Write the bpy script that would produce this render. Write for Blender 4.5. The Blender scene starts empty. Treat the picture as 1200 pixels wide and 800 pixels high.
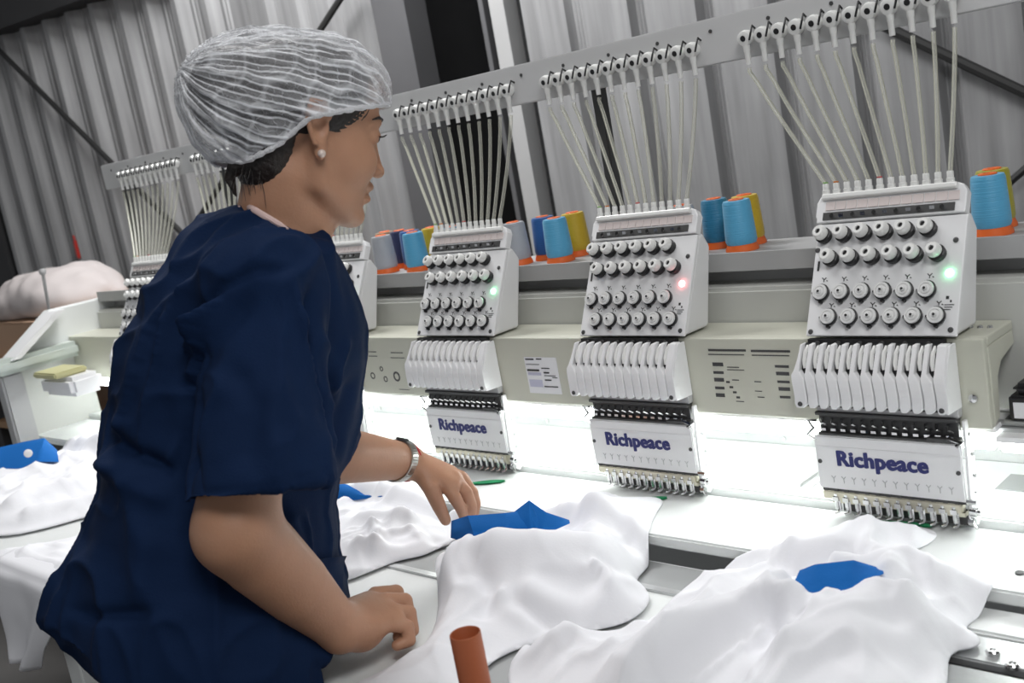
import bpy, bmesh, math, random
import numpy as np
from mathutils import Vector, Matrix
random.seed(7); np.random.seed(7)
SC = bpy.context.scene
COL = SC.collection
# ------------------------------------------------------------------ camera
FPX = 1284.467
RC = np.array([[0.71133687, 0.68004167, -0.17760402],
               [0.00437746, -0.2569724, -0.96640883],
               [-0.7028376, 0.68666478, -0.18577079]])
CC = np.array([0.65626264, -1.26716081, 1.38588221])
cam = bpy.data.cameras.new('camera')
cam.sensor_width = 36.0
cam.lens = FPX / 1200 * 36.0
cam.clip_start = 0.05
camo = bpy.data.objects.new('camera', cam)
COL.objects.link(camo)
camo.matrix_world = Matrix((
    (RC[0, 0], -RC[1, 0], -RC[2, 0], CC[0]),
    (RC[0, 1], -RC[1, 1], -RC[2, 1], CC[1]),
    (RC[0, 2], -RC[1, 2], -RC[2, 2], CC[2]),
    (0, 0, 0, 1)))
SC.camera = camo
cam.dof.use_dof = True; cam.dof.focus_distance = 1.65; cam.dof.aperture_fstop = 7.0

def ray(px, py):
    return RC.T @ np.array([(px - 600) / FPX, (py - 400) / FPX, 1.0])
def on(px, py, axis, val):
    r = ray(px, py)
    return CC + (val - CC[axis]) / r[axis] * r
def atz(px, py, z): return on(px, py, 2, z)
def aty(px, py, y): return on(px, py, 1, y)
def atd(px, py, d): return CC + ray(px, py) * d

# ------------------------------------------------------------------ materials
def mat(name, col, rough=0.5, metal=0.0, spec=0.5, bump=0.0, bscale=40.0, var=0.0, vscale=6.0, emit=None, estr=0.0, alpha=1.0, sheen=0.0, trans=0.0, sss=0.0):
    m = bpy.data.materials.new(name); m.use_nodes = True
    nt = m.node_tree; N = nt.nodes; L = nt.links
    b = N['Principled BSDF']
    b.inputs['Base Color'].default_value = (*col, 1)
    b.inputs['Roughness'].default_value = rough
    b.inputs['Metallic'].default_value = metal
    b.inputs['Specular IOR Level'].default_value = spec
    b.inputs['Alpha'].default_value = alpha
    if sheen: b.inputs['Sheen Weight'].default_value = sheen
    if trans: b.inputs['Transmission Weight'].default_value = trans
    if sss:
        b.inputs['Subsurface Weight'].default_value = sss
        b.inputs['Subsurface Radius'].default_value = (0.012, 0.005, 0.003)
        b.inputs['Subsurface Scale'].default_value = 1.0
    if emit:
        b.inputs['Emission Color'].default_value = (*emit, 1)
        b.inputs['Emission Strength'].default_value = estr
    if bump or var:
        tc = N.new('ShaderNodeTexCoord')
    if bump:
        n = N.new('ShaderNodeTexNoise'); n.inputs['Scale'].default_value = bscale; n.inputs['Detail'].default_value = 4
        L.new(tc.outputs['Object'], n.inputs['Vector'])
        bp = N.new('ShaderNodeBump'); bp.inputs['Strength'].default_value = bump; bp.inputs['Distance'].default_value = 0.01
        L.new(n.outputs['Fac'], bp.inputs['Height']); L.new(bp.outputs['Normal'], b.inputs['Normal'])
    if var:
        n2 = N.new('ShaderNodeTexNoise'); n2.inputs['Scale'].default_value = vscale; n2.inputs['Detail'].default_value = 5
        L.new(tc.outputs['Object'], n2.inputs['Vector'])
        mx = N.new('ShaderNodeMix'); mx.data_type = 'RGBA'
        mx.inputs[6].default_value = (*[c * (1 - var) for c in col], 1)
        mx.inputs[7].default_value = (*[min(1, c * (1 + var)) for c in col], 1)
        L.new(n2.outputs['Fac'], mx.inputs[0]); L.new(mx.outputs[2], b.inputs['Base Color'])
    return m

# ------------------------------------------------------------------ objects
def tag(o, label=None, cat=None, group=None, kind=None):
    if label: o['label'] = label
    if cat: o['category'] = cat
    if group: o['group'] = group
    if kind: o['kind'] = kind
    return o
def thing(name, label, cat, loc=(0, 0, 0), group=None):
    o = bpy.data.objects.new(name, None); COL.objects.link(o)
    o.empty_display_size = 0.05
    o.location = loc
    return tag(o, label, cat, group)

class MB:
    """collects shapes for ONE mesh"""
    def __init__(s): s.v = []; s.f = []
    def add(s, verts, faces):
        k = len(s.v); s.v += [tuple(map(float, q)) for q in verts]; s.f += [tuple(i + k for i in f) for f in faces]
        return s
    def box(s, x0, x1, y0, y1, z0, z1):
        v = [(x, y, z) for x in (x0, x1) for y in (y0, y1) for z in (z0, z1)]
        return s.add(v, [(0, 1, 3, 2), (4, 6, 7, 5), (0, 4, 5, 1), (2, 3, 7, 6), (0, 2, 6, 4), (1, 5, 7, 3)])
    def rbox(s, x0, x1, y0, y1, z0, z1, r=0.004):
        bm = bmesh.new(); bmesh.ops.create_cube(bm, size=1)
        for v in bm.verts: v.co = Vector((x0 + (v.co.x + .5) * (x1 - x0), y0 + (v.co.y + .5) * (y1 - y0), z0 + (v.co.z + .5) * (z1 - z0)))
        bmesh.ops.bevel(bm, geom=bm.edges[:], offset=r, segments=2, affect='EDGES')
        bm.verts.index_update()
        s.add([v.co for v in bm.verts], [[v.index for v in f.verts] for f in bm.faces]); bm.free(); return s
    def frame(s, p, d):
        d = Vector(d).normalized(); a = Vector((0, 0, 1)) if abs(d.z) < .9 else Vector((1, 0, 0))
        u = d.cross(a).normalized(); w = d.cross(u); return Vector(p), d, u, w
    def lathe(s, p, d, prof, n=16, cap=True):
        """prof: list of (distance along d, radius)"""
        p, d, u, w = s.frame(p, d); V = []; F = []
        for t, r in prof:
            for k in range(n):
                a = 2 * math.pi * k / n
                V.append(p + d * t + (u * math.cos(a) + w * math.sin(a)) * r)
        for i in range(len(prof) - 1):
            for k in range(n):
                a = i * n + k; b = i * n + (k + 1) % n
                F.append((a, a + n, b + n, b))
        if cap:
            F.append(tuple(range(n))); F.append(tuple(reversed(range((len(prof) - 1) * n, len(prof) * n))))
        return s.add(V, F)
    def cyl(s, p, q, r, n=12, r2=None):
        p = Vector(p); q = Vector(q); return s.lathe(p, q - p, [(0, r), ((q - p).length, r if r2 is None else r2)], n)
    def tube(s, pts, r, n=8, cap=True):
        pts = [Vector(p) for p in pts]; rs = r if isinstance(r, (list, tuple)) else [r] * len(pts)
        V = []; F = []; u = None
        for i, p in enumerate(pts):
            d = (pts[min(i + 1, len(pts) - 1)] - pts[max(i - 1, 0)]).normalized()
            if u is None:
                a = Vector((0, 0, 1)) if abs(d.z) < .9 else Vector((1, 0, 0)); u = d.cross(a).normalized()
            else: u = (u - d * u.dot(d)).normalized()
            w = d.cross(u)
            for k in range(n):
                a = 2 * math.pi * k / n; V.append(p + (u * math.cos(a) + w * math.sin(a)) * rs[i])
        for i in range(len(pts) - 1):
            for k in range(n):
                a = i * n + k; b = i * n + (k + 1) % n; F.append((a, b, b + n, a + n))
        if cap:
            F.append(tuple(reversed(range(n)))); F.append(tuple(range((len(pts) - 1) * n, len(pts) * n)))
        return s.add(V, F)
    def prism(s, poly, a, b, axis=0):
        """poly: 2d points in the two other axes (cyclic order x->yz, y->xz, z->xy); extruded from a to b"""
        n = len(poly)
        def P(q, t):
            return (t, q[0], q[1]) if axis == 0 else ((q[0], t, q[1]) if axis == 1 else (q[0], q[1], t))
        V = [P(q, a) for q in poly] + [P(q, b) for q in poly]
        F = [tuple(range(n)), tuple(reversed(range(n, 2 * n)))] + [(i, i + n, (i + 1) % n + n, (i + 1) % n) for i in range(n)]
        return s.add(V, F)
    def build(s, name, m, parent=None, smooth=False, bevel=0.0, seg=2, norm=True):
        me = bpy.data.meshes.new(name); me.from_pydata(s.v, [], s.f); me.update()
        if norm:
            bm = bmesh.new(); bm.from_mesh(me); bmesh.ops.recalc_face_normals(bm, faces=bm.faces); bm.to_mesh(me); bm.free()
        me.materials.append(m)
        o = bpy.data.objects.new(name, me); COL.objects.link(o)
        if parent: o.parent = parent
        if smooth:
            for p in me.polygons: p.use_smooth = True
            me.set_sharp_from_angle(angle=math.radians(42))
        if bevel:
            bv = o.modifiers.new('bevel', 'BEVEL'); bv.width = bevel; bv.segments = seg; bv.limit_method = 'ANGLE'; bv.angle_limit = math.radians(40)
        return o

def text_mesh(name, txt, size, m, parent, loc, rot, extr=0.0004, bold=0.0, shear=0.0, align='CENTER', space=1.0, heavy=0.0):
    cu = bpy.data.curves.new(name, 'FONT'); cu.body = txt; cu.size = size; cu.extrude = extr; cu.offset = bold; cu.shear = shear
    cu.align_x = align; cu.align_y = 'CENTER'; cu.space_character = space; cu.resolution_u = 3
    t = bpy.data.objects.new('t', cu); COL.objects.link(t)
    dg = bpy.context.evaluated_depsgraph_get()
    me = bpy.data.meshes.new_from_object(t.evaluated_get(dg)); me.name = name
    bpy.data.objects.remove(t); bpy.data.curves.remove(cu)
    if heavy:
        bm = bmesh.new(); src = bmesh.new(); src.from_mesh(me)
        for i, (dx, dy) in enumerate([(0, 0), (heavy, 0), (-heavy, 0), (heavy * .5, heavy * .5), (-heavy * .5, -heavy * .5)]):
            tmp = bpy.data.meshes.new('t'); c = src.copy(); bmesh.ops.translate(c, verts=c.verts, vec=(dx, dy, 2e-5 * i)); c.to_mesh(tmp); c.free(); bm.from_mesh(tmp); bpy.data.meshes.remove(tmp)
        bm.to_mesh(me); bm.free(); src.free()
    me.materials.clear(); me.materials.append(m)
    o = bpy.data.objects.new(name, me); COL.objects.link(o); o.parent = parent; o.location = loc; o.rotation_euler = rot
    return o

def copy_tree(o, parent=None):
    c = o.copy(); COL.objects.link(c)
    if parent: c.parent = parent
    for ch in list(o.children): copy_tree(ch, c)
    return c

# ------------------------------------------------------------------ SDF sculpting
class Field:
    def __init__(s, lo, hi, h):
        s.lo = np.array(lo, float); s.h = h
        s.n = np.ceil((np.array(hi) - s.lo) / h).astype(int) + 1
        s.g = np.full(s.n, 9.0, np.float32)
    def sub(s, lo, hi):
        a = np.clip(np.floor((np.array(lo) - s.lo) / s.h).astype(int), 0, s.n)
        b = np.clip(np.ceil((np.array(hi) - s.lo) / s.h).astype(int) + 1, 0, s.n)
        sl = tuple(slice(i, j) for i, j in zip(a, b))
        ax = [(s.lo[i] + s.h * np.arange(a[i], b[i])).astype(np.float32) for i in range(3)]
        return sl, ax
    def op(s, fn, lo, hi, k=0.01, mode='add'):
        sl, ax = s.sub(lo, hi)
        if min(len(q) for q in ax) == 0: return
        X, Y, Z = np.meshgrid(*ax, indexing='ij')
        d = fn(X, Y, Z).astype(np.float32); a = s.g[sl]
        if mode == 'add':
            if k > 0:
                hh = np.clip(.5 + .5 * (a - d) / k, 0, 1); s.g[sl] = a * (1 - hh) + d * hh - k * hh * (1 - hh)
            else: s.g[sl] = np.minimum(a, d)
        elif mode == 'cut':
            d = -d
            if k > 0:
                hh = np.clip(.5 - .5 * (a - d) / k, 0, 1); s.g[sl] = a * (1 - hh) + d * hh + k * hh * (1 - hh)
            else: s.g[sl] = np.maximum(a, d)
        elif mode == 'sect': s.g[sl] = np.maximum(a, d)
    def tube(s, pts, ra, rb=None, ref=(0, 0, 1), k=0.01, mode='add', squash=None):
        """tapered tube along pts; ra half-size along ref, rb across"""
        pts = np.array(pts, float); ra = np.array(ra if np.ndim(ra) else [ra] * len(pts), float)
        rb = ra if rb is None else np.array(rb if np.ndim(rb) else [rb] * len(pts), float)
        ref = np.array(ref, float); ref = np.tile(ref, (len(pts), 1)) if ref.ndim == 1 else ref
        R = max(ra.max(), rb.max()) + k + 3 * s.h
        def fn(X, Y, Z):
            out = None
            for i in range(len(pts) - 1):
                A, B = pts[i], pts[i + 1]; D = B - A; L2 = D @ D
                px, py, pz = X - A[0], Y - A[1], Z - A[2]
                t = np.clip((px * D[0] + py * D[1] + pz * D[2]) / L2, 0, 1)
                qx, qy, qz = px - t * D[0], py - t * D[1], pz - t * D[2]
                dn = D / math.sqrt(L2)
                u = (ref[i] + ref[i + 1]) / 2; u = u - dn * (u @ dn); u /= np.linalg.norm(u); w = np.cross(dn, u)
                a = ra[i] + t * (ra[i + 1] - ra[i]); b = rb[i] + t * (rb[i + 1] - rb[i])
                cu = (qx * u[0] + qy * u[1] + qz * u[2]); cw = (qx * w[0] + qy * w[1] + qz * w[2]); cd = qx * dn[0] + qy * dn[1] + qz * dn[2]
                mn = np.minimum(a, b)
                k0 = np.sqrt((cu / a) ** 2 + (cw / b) ** 2 + (cd / mn) ** 2)
                k1 = np.sqrt((cu / a ** 2) ** 2 + (cw / b ** 2) ** 2 + (cd / mn ** 2) ** 2) + 1e-6
                d = k0 * (k0 - 1) / k1
                d = np.where(k0 < .3, -mn * .85, d)
                out = d if out is None else np.minimum(out, d)
            return out
        s.op(fn, pts.min(0) - R, pts.max(0) + R, k, mode)
    def ell(s, c, rad, axes=None, k=0.01, mode='add'):
        c = np.array(c, float); rad = np.array(rad, float); M = np.eye(3) if axes is None else np.array(axes, float)
        R = rad.max() + k + 3 * s.h
        def fn(X, Y, Z):
            p = [X - c[0], Y - c[1], Z - c[2]]
            q = [p[0] * M[i, 0] + p[1] * M[i, 1] + p[2] * M[i, 2] for i in range(3)]
            k0 = np.sqrt(sum((q[i] / rad[i]) ** 2 for i in range(3)))
            k1 = np.sqrt(sum((q[i] / rad[i] ** 2) ** 2 for i in range(3))) + 1e-6
            return np.where(k0 < .3, -rad.min() * .85, k0 * (k0 - 1) / k1)
        s.op(fn, c - R, c + R, k, mode)
    def plane(s, p, n, lo=None, hi=None):
        """keep the side where (x-p).n < 0"""
        p = np.array(p, float); n = np.array(n, float); n /= np.linalg.norm(n)
        lo = s.lo if lo is None else lo; hi = s.lo + s.n * s.h if hi is None else hi
        s.op(lambda X, Y, Z: (X - p[0]) * n[0] + (Y - p[1]) * n[1] + (Z - p[2]) * n[2], lo, hi, 0, 'sect')
    def mesh(s):
        g = s.g; ins = g < 0
        n = np.array(g.shape)
        # cells with sign change
        c = np.zeros(n - 1, np.uint8)
        offs = [(i, j, k) for i in (0, 1) for j in (0, 1) for k in (0, 1)]
        for (i, j, k) in offs: c += ins[i:n[0] - 1 + i, j:n[1] - 1 + j, k:n[2] - 1 + k]
        act = (c > 0) & (c < 8); ii = np.argwhere(act); idx = np.full(act.shape, -1, np.int64); idx[act] = np.arange(len(ii))
        acc = np.zeros((len(ii), 3)); cnt = np.zeros(len(ii))
        def val(o): return g[ii[:, 0] + o[0], ii[:, 1] + o[1], ii[:, 2] + o[2]].astype(float)
        vals = {o: val(o) for o in offs}
        for o in offs:
            for ax in range(3):
                if o[ax] == 0:
                    q = list(o); q[ax] = 1; q = tuple(q)
                    a, b = vals[o], vals[q]; m = (a < 0) != (b < 0)
                    t = np.where(m, a / np.where(m, a - b, 1), 0)
                    pos = np.array(o, float)[None, :].repeat(len(ii), 0); pos[:, ax] += t
                    acc[m] += pos[m]; cnt[m] += 1
        V = s.lo + s.h * (ii + acc / cnt[:, None])
        F = []
        for ax in range(3):
            b, d = (ax + 1) % 3, (ax + 2) % 3
            sl0 = [slice(None)] * 3; sl1 = [slice(None)] * 3
            sl0[ax] = slice(0, n[ax] - 1); sl1[ax] = slice(1, n[ax])
            m = ins[tuple(sl0)] != ins[tuple(sl1)]
            for q in (b, d):
                e = [slice(None)] * 3; e[q] = slice(0, 1); m[tuple(e)] = False
                e[q] = slice(n[q] - 1, n[q]); m[tuple(e)] = False
            E = np.argwhere(m); inside = ins[E[:, 0], E[:, 1], E[:, 2]]
            def cell(db, dd):
                C = E.copy(); C[:, b] += db; C[:, d] += dd; return idx[C[:, 0], C[:, 1], C[:, 2]]
            Q = np.stack([cell(-1, -1), cell(0, -1), cell(0, 0), cell(-1, 0)], 1)
            Q[~inside] = Q[~inside][:, ::-1]; F.append(Q)
        return V, np.concatenate(F)

def mesh_np(name, V, F, m, parent=None, smooth=True):
    me = bpy.data.meshes.new(name)
    V = np.asarray(V, np.float32); F = np.asarray(F, np.int32); k = F.shape[1]
    me.vertices.add(len(V)); me.vertices.foreach_set('co', V.ravel())
    me.loops.add(F.size); me.loops.foreach_set('vertex_index', F.ravel())
    me.polygons.add(len(F)); me.polygons.foreach_set('loop_start', np.arange(0, F.size, k, dtype=np.int32)); me.polygons.foreach_set('loop_total', np.full(len(F), k, np.int32))
    me.update(calc_edges=True); me.validate()
    if smooth: me.polygons.foreach_set('use_smooth', np.ones(len(me.polygons), bool))
    mm = m if isinstance(m, (list, tuple)) else [m]
    for q in mm: me.materials.append(q)
    o = bpy.data.objects.new(name, me); COL.objects.link(o)
    if parent: o.parent = parent
    return o

def laplace(V, F, it=2, lam=.5):
    V = V.copy(); n = len(V)
    a = F.ravel(); b = np.roll(F, -1, 1).ravel()
    i = np.concatenate([a, b]); j = np.concatenate([b, a])
    deg = np.bincount(i, minlength=n).astype(float); deg[deg == 0] = 1
    for q in range(it):
        for l in (lam, -lam * 1.03):
            M = np.stack([np.bincount(i, V[j, c], n) for c in range(3)], 1) / deg[:, None]
            V += l * (M - V)
    return V
def vnormals(V, F):
    n = np.cross(V[F[:, 2]] - V[F[:, 0]], V[F[:, 3]] - V[F[:, 1]]); N = np.zeros_like(V)
    for c in range(F.shape[1]): np.add.at(N, F[:, c], n)
    return N / (np.linalg.norm(N, axis=1, keepdims=True) + 1e-12)
def vnoise(P, scale, seed=0):
    """smooth value noise, vectorised"""
    P = np.asarray(P) * scale; i = np.floor(P).astype(int); f = P - i; f = f * f * (3 - 2 * f)
    r = 0
    for o in [(a, b, c) for a in (0, 1) for b in (0, 1) for c in (0, 1)]:
        q = i + np.array(o); h = (q[..., 0] * 374761393 + q[..., 1] * 668265263 + q[..., 2] * 1274126177 + seed * 974711) & 0xffffffff
        h = ((h ^ (h >> 13)) * 1274126177) & 0xffffffff; h = (h ^ (h >> 16)) / 4294967295.0
        w = 1
        for c in range(3): w = w * (f[..., c] if o[c] else 1 - f[..., c])
        r = r + w * h
    return r * 2 - 1
# ------------------------------------------------------------------ setting
M_wall = mat('corrugated_metal', (0.33, 0.33, 0.335), rough=0.55, metal=0.15, var=0.22, vscale=3.0)
def streak(m, sc=(14, 14, 0.8), lo=.72, hi=1.12):
    nt = m.node_tree; N = nt.nodes; L = nt.links; b = N['Principled BSDF']
    src = b.inputs['Base Color'].links[0].from_socket
    tc = N.new('ShaderNodeTexCoord'); mp = N.new('ShaderNodeMapping'); mp.inputs['Scale'].default_value = sc
    n = N.new('ShaderNodeTexNoise'); n.inputs['Scale'].default_value = 2.0; n.inputs['Detail'].default_value = 6
    mr = N.new('ShaderNodeMapRange'); mr.inputs[1].default_value = .3; mr.inputs[2].default_value = .7; mr.inputs[3].default_value = lo; mr.inputs[4].default_value = hi
    mx = N.new('ShaderNodeMix'); mx.data_type = 'RGBA'; mx.blend_type = 'MULTIPLY'; mx.inputs[0].default_value = 1
    L.new(tc.outputs['Object'], mp.inputs[0]); L.new(mp.outputs[0], n.inputs['Vector']); L.new(n.outputs['Fac'], mr.inputs[0])
    L.new(src, mx.inputs[6]); L.new(mr.outputs[0], mx.inputs[7]); L.new(mx.outputs[2], b.inputs['Base Color'])
streak(M_wall)
M_dark = mat('dark_steel_and_void', (0.03, 0.03, 0.032), rough=0.7, var=.3)  # steel parts, and the near-black of the unlit opening
M_col = mat('grey_column_paint', (0.10, 0.10, 0.105), rough=0.6, var=.15)
M_lcol = mat('pale_column_paint', (0.40, 0.40, 0.40), rough=0.6, var=.1)
M_conc = mat('concrete_floor', (0.16, 0.155, 0.15), rough=0.8, var=.25, vscale=4)
M_ceil = mat('dark_ceiling_sheet', (0.06, 0.06, 0.06), rough=0.8, var=.2)
WD = np.array([1.0, .19, 0]); WD /= np.linalg.norm(WD); WN = np.array([WD[1], -WD[0], 0]); WB = np.array([0, 1.8, 0])
def W(s, z, off=0.0): return WB + WD * s + np.array([0, 0, z]) + WN * off
def corrug(name, s0, s1, pitch, rib, depth, z0, z1, m, phase=0, flank=.02, mid=True):
    pts = [(s0, 0)]; s = s0 + phase
    while s + pitch < s1:
        pts += [(s, 0), (s + flank, depth), (s + flank + rib, depth), (s + 2 * flank + rib, 0)]
        if mid:
            c = s + 2 * flank + rib; g = (pitch - 2 * flank - rib)
            for q in (.33, .66): pts += [(c + g * q - .006, 0), (c + g * q, depth * .18), (c + g * q + .006, 0)]
        s += pitch
    pts.append((s1, 0))
    b = MB(); V = []; F = []; n = len(pts)
    for z in (z0, z1):
        for back in (0, -0.012): V += [W(a, z, o + back) for a, o in pts]
    for i in range(n - 1):
        F += [(i, i + 1, 2 * n + i + 1, 2 * n + i), (n + i + 1, n + i, 3 * n + i, 3 * n + i + 1), (i, n + i, n + i + 1, i + 1), (2 * n + i, 2 * n + i + 1, 3 * n + i + 1, 3 * n + i)]
    F += [(0, 2 * n, 3 * n, n), (n - 1, 2 * n - 1, 4 * n - 1, 3 * n - 1)]
    b.add(V, F); o = b.build(name, m); tag(o, kind='structure'); return o
def wbox(name, s0, s1, z0, z1, o0, o1, m):
    b = MB(); V = [W(s, z, o) for s in (s0, s1) for z in (z0, z1) for o in (o0, o1)]
    b.add(V, [(0, 1, 3, 2), (4, 6, 7, 5), (0, 4, 5, 1), (2, 3, 7, 6), (0, 2, 6, 4), (1, 5, 7, 3)])
    o = b.build(name, m); tag(o, kind='structure'); return o
corrug('wall_left', -4.94, -3.05, .165, .028, .042, 0, 2.21, M_wall, phase=.01, flank=.036)
corrug('wall_back', -3.05, -2.40, .15, .09, .028, 0, 3.2, M_wall, phase=.02)
corrug('wall_right', -1.84, 1.6, .215, .155, .03, 0, 3.2, M_wall, phase=.0, flank=.014, mid=True)
wbox('trim_1', -2.40, -2.26, 0, 3.2, -.06, .06, M_col)
wbox('wall_recess', -2.5, -1.8, 0, 3.2, -.75, -.70, M_dark)  # near-black colour stands in for the unlit room behind the opening
wbox('trim_2', -1.925, -1.87, 0, 3.2, -.02, .06, M_lcol)
wbox('trim_3', -1.985, -1.968, 0, 3.2, -.02, .03, M_col)
wbox('trim_4', -6.2, -3.3, 2.21, 2.75, -.05, .14, M_dark)
wbox('wall_left_end', -6.2, -4.94, 0, 2.21, -.05, .05, M_dark)
wbox('wall_recess_left', -2.52, -2.47, 0, 3.2, -.72, -.013, M_dark)
wbox('wall_recess_right', -1.84, -1.79, 0, 3.2, -.72, -.013, M_dark)  # both recess sides carry the same painted-in darkness
b = MB().box(-8, 5, -5, 3.2, -.06, 0); tag(b.build('floor', M_conc), kind='structure')
b = MB().box(-8, 5, -5, 3.2, 3.2, 3.26); tag(b.build('ceiling', M_ceil), kind='structure')
# diagonal bracing rods on the wall
M_rod = mat('black_rod', (0.025, 0.025, 0.025), rough=.6)
def wallpt(px, py, off=.07):
    r = ray(px, py); nn = np.array([-WD[1], WD[0], 0]); B = WB + WN * off; t = ((B - CC) @ nn) / (r @ nn); return CC + r * t
def rod(p, q, lab, ext=(0, 0), r=.012, off=.07):
    a, b_ = wallpt(*p, off), wallpt(*q, off); d = b_ - a
    a2 = a - d * ext[0]; b2 = b_ + d * ext[1]
    o = MB().tube([a2, b2], r).build('bracing_rod', M_rod, smooth=True); tag(o, lab, 'rod', 'diagonal bracing rods on the metal wall')
rod((0, 60), (215, 275), 'dark bracing rod sloping down right across the ribbed wall at far left', (.15, .12))
rod((398, 0), (226, 267), 'dark bracing rod sloping down left from above the white hairnet', (.1, .25), .012, .105)
rod((1035, 30), (1200, 108), 'thick dark rod crossing the wall at upper right behind the thread tubes', (.12, .3), .014)
rod((1200, 199), (1185, 212), 'short end of dark rod at right edge behind the yellow spool', (2.5, 3), .010, .11)
# ------------------------------------------------------------------ embroidery machine
M_white = mat('white_enamel', (0.82, 0.82, 0.825), rough=0.38, var=.04, vscale=9)
M_cream = mat('cream_enamel', (0.56, 0.56, 0.475), rough=0.42, var=.04, vscale=5)
M_grey = mat('grey_enamel', (0.56, 0.565, 0.535), rough=0.5, var=.06, vscale=3)
M_tray = mat('grey_tray_paint', (0.43, 0.43, 0.43), rough=0.5, var=.08)
M_alu = mat('brushed_aluminium', (0.62, 0.63, 0.63), rough=0.35, metal=.75, bump=.05, bscale=120)
M_chrome = mat('chrome', (0.66, 0.66, 0.66), rough=0.18, metal=1.0)
M_brass = mat('nickel_strip', (0.55, 0.52, 0.42), rough=0.3, metal=1.0)
M_black = mat('black_plastic', (0.012, 0.012, 0.013), rough=0.45)
M_dgrey = mat('dark_grey_metal', (0.075, 0.075, 0.075), rough=0.5, metal=.3)
M_knob = mat('white_knob_plastic', (0.76, 0.76, 0.74), rough=0.3)
M_dialm = mat('dial_white', (0.74, 0.74, 0.73), rough=0.3)
M_tab = mat('white_table_laminate', (0.80, 0.82, 0.81), rough=0.35, var=.03)
M_panel = mat('grey_slot_panel', (0.36, 0.37, 0.37), rough=0.4)
M_ink = mat('black_print', (0.03, 0.03, 0.03), rough=.6)
M_navy = mat('navy_lettering', (0.012, 0.018, 0.14), rough=.45)
M_paper = mat('white_sticker', (0.78, 0.78, 0.80), rough=.5)
M_lil = mat('lilac_print', (0.5, 0.5, 0.62), rough=.5)
M_pink = mat('pale_pink_label', (0.70, 0.62, 0.60), rough=.5)
M_led_g = mat('green_lamp', (0.2, 1, 0.4), emit=(0.25, 1, 0.45), estr=14)
M_led_r = mat('red_lamp', (1, 0.2, 0.2), emit=(1, 0.22, 0.22), estr=14)
M_strip = mat('led_tube', (1, 1, 1), emit=(0.95, 1.0, 0.98), estr=11)
def tube_mat():
    m = bpy.data.materials.new('translucent_tubing'); m.use_nodes = True; nt = m.node_tree; N = nt.nodes; L = nt.links
    N.remove(N['Principled BSDF']); out = N['Material Output']
    tr = N.new('ShaderNodeBsdfTransparent'); tr.inputs[0].default_value = (.97, .97, .95, 1)
    pb = N.new('ShaderNodeBsdfPrincipled'); pb.inputs['Base Color'].default_value = (.78, .78, .70, 1); pb.inputs['Roughness'].default_value = .25
    fr = N.new('ShaderNodeFresnel'); fr.inputs[0].default_value = 1.45
    mr = N.new('ShaderNodeMapRange'); mr.inputs[3].default_value = .2; mr.inputs[4].default_value = 1.0
    mx = N.new('ShaderNodeMixShader')
    L.new(fr.outputs[0], mr.inputs[0]); L.new(mr.outputs[0], mx.inputs[0]); L.new(tr.outputs[0], mx.inputs[1]); L.new(pb.outputs[0], mx.inputs[2]); L.new(mx.outputs[0], out.inputs[0])
    return m
M_tube = tube_mat()

mach = thing('embroidery_machine', 'long cream embroidery machine body with beam, spool tray and brightly lit sewing table', 'embroidery machine', (-1.0, 0, 0))
XL, XR = -2.42, .137
def mpart(b, name, m, parent=mach, **k):
    o = b.build(name, m, parent, **k)
    if parent is mach: o.location = (1.0, 0, 0)
    return o
# cover beam between heads: front face Y=0, open end at right with flange
b = MB(); b.box(XL, XR, .013, .025, .932, 1.046); b.box(XL, XR, .025, .108, 1.034, 1.046)
b.prism([(.025, 1.034), (.108, 1.034), (.108, 1.016), (.063, 1.006), (.048, .99), (.043, .94), (.025, .932)], XR - .006, XR, 0)
mpart(b, 'beam_cover', M_cream, bevel=.002)
b = MB(); b.lathe((XR - .018, .0125, .972), (0, -1, 0), [(0, .0055), (.003, .0055), (.0045, .003)], 12)
for x in (.10, .112, .124): b.lathe((x, .07, 1.0455), (0, 0, 1), [(0, .004), (.003, .003)], 8)
mpart(b, 'cover_screw', M_chrome, smooth=True)
b = MB(); b.rbox(XL, 2.2, .11, .345, .90, 1.098, .006); mpart(b, 'main_beam', M_grey)
b = MB(); b.prism([(.125, 1.121), (.125, 1.149), (.131, 1.149), (.131, 1.131), (.346, 1.131), (.346, 1.121)], XL, 2.2, 0); b.box(XL, 2.2, .17, .33, 1.0975, 1.1215)
mpart(b, 'spool_tray', M_tray)
# led strip and its channel
b = MB(); b.box(XL + .05, XR - .002, .027, .1, .9235, .9315); b.box(XR, 2.2, .02, .098, .914, .921); mpart(b, 'lamp_channel', M_white)
b = MB(); b.rbox(XL + .06, XR - .004, .029, .066, .899, .923, .005); b.rbox(XR - .002, 2.2, .03, .06, .897, .914, .004); mpart(b, 'led_strip', M_strip)
# sewing bed
b = MB(); b.rbox(-2.45, 2.2, -.14, .018, .782, .80, .003); mpart(b, 'bed_plate', M_tab)
b = MB(); b.rbox(-2.45, 2.2, .022, .058, .792, .812, .003); mpart(b, 'clamp_bar', M_tab)
b = MB(); b.box(-2.45, 2.2, .0585, .262, .778, .796); mpart(b, 'rear_bed', M_tab)
for k in range(6):
    x = -.4 * k
    if k == 0: b = MB(); b.box(x + .075, x + .31, .156, .215, .7962, .7975); mpart(b, 'bed_slot', M_panel)
    b = MB(); b.box(x - .19, x - .182, .075, .215, .7962, .7985); b.box(x - .168, x - .164, .075, .215, .7962, .7985); mpart(b, 'slot_edge', M_alu)
b = MB(); b.rbox(-2.45, 2.2, .264, .30, .79, .822, .003); b.box(-2.45, 2.2, .30, .31, .80, .835); b.rbox(-2.45, 2.2, .31, .345, .80, .85, .003); mpart(b, 'rear_rail', M_alu)
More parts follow.
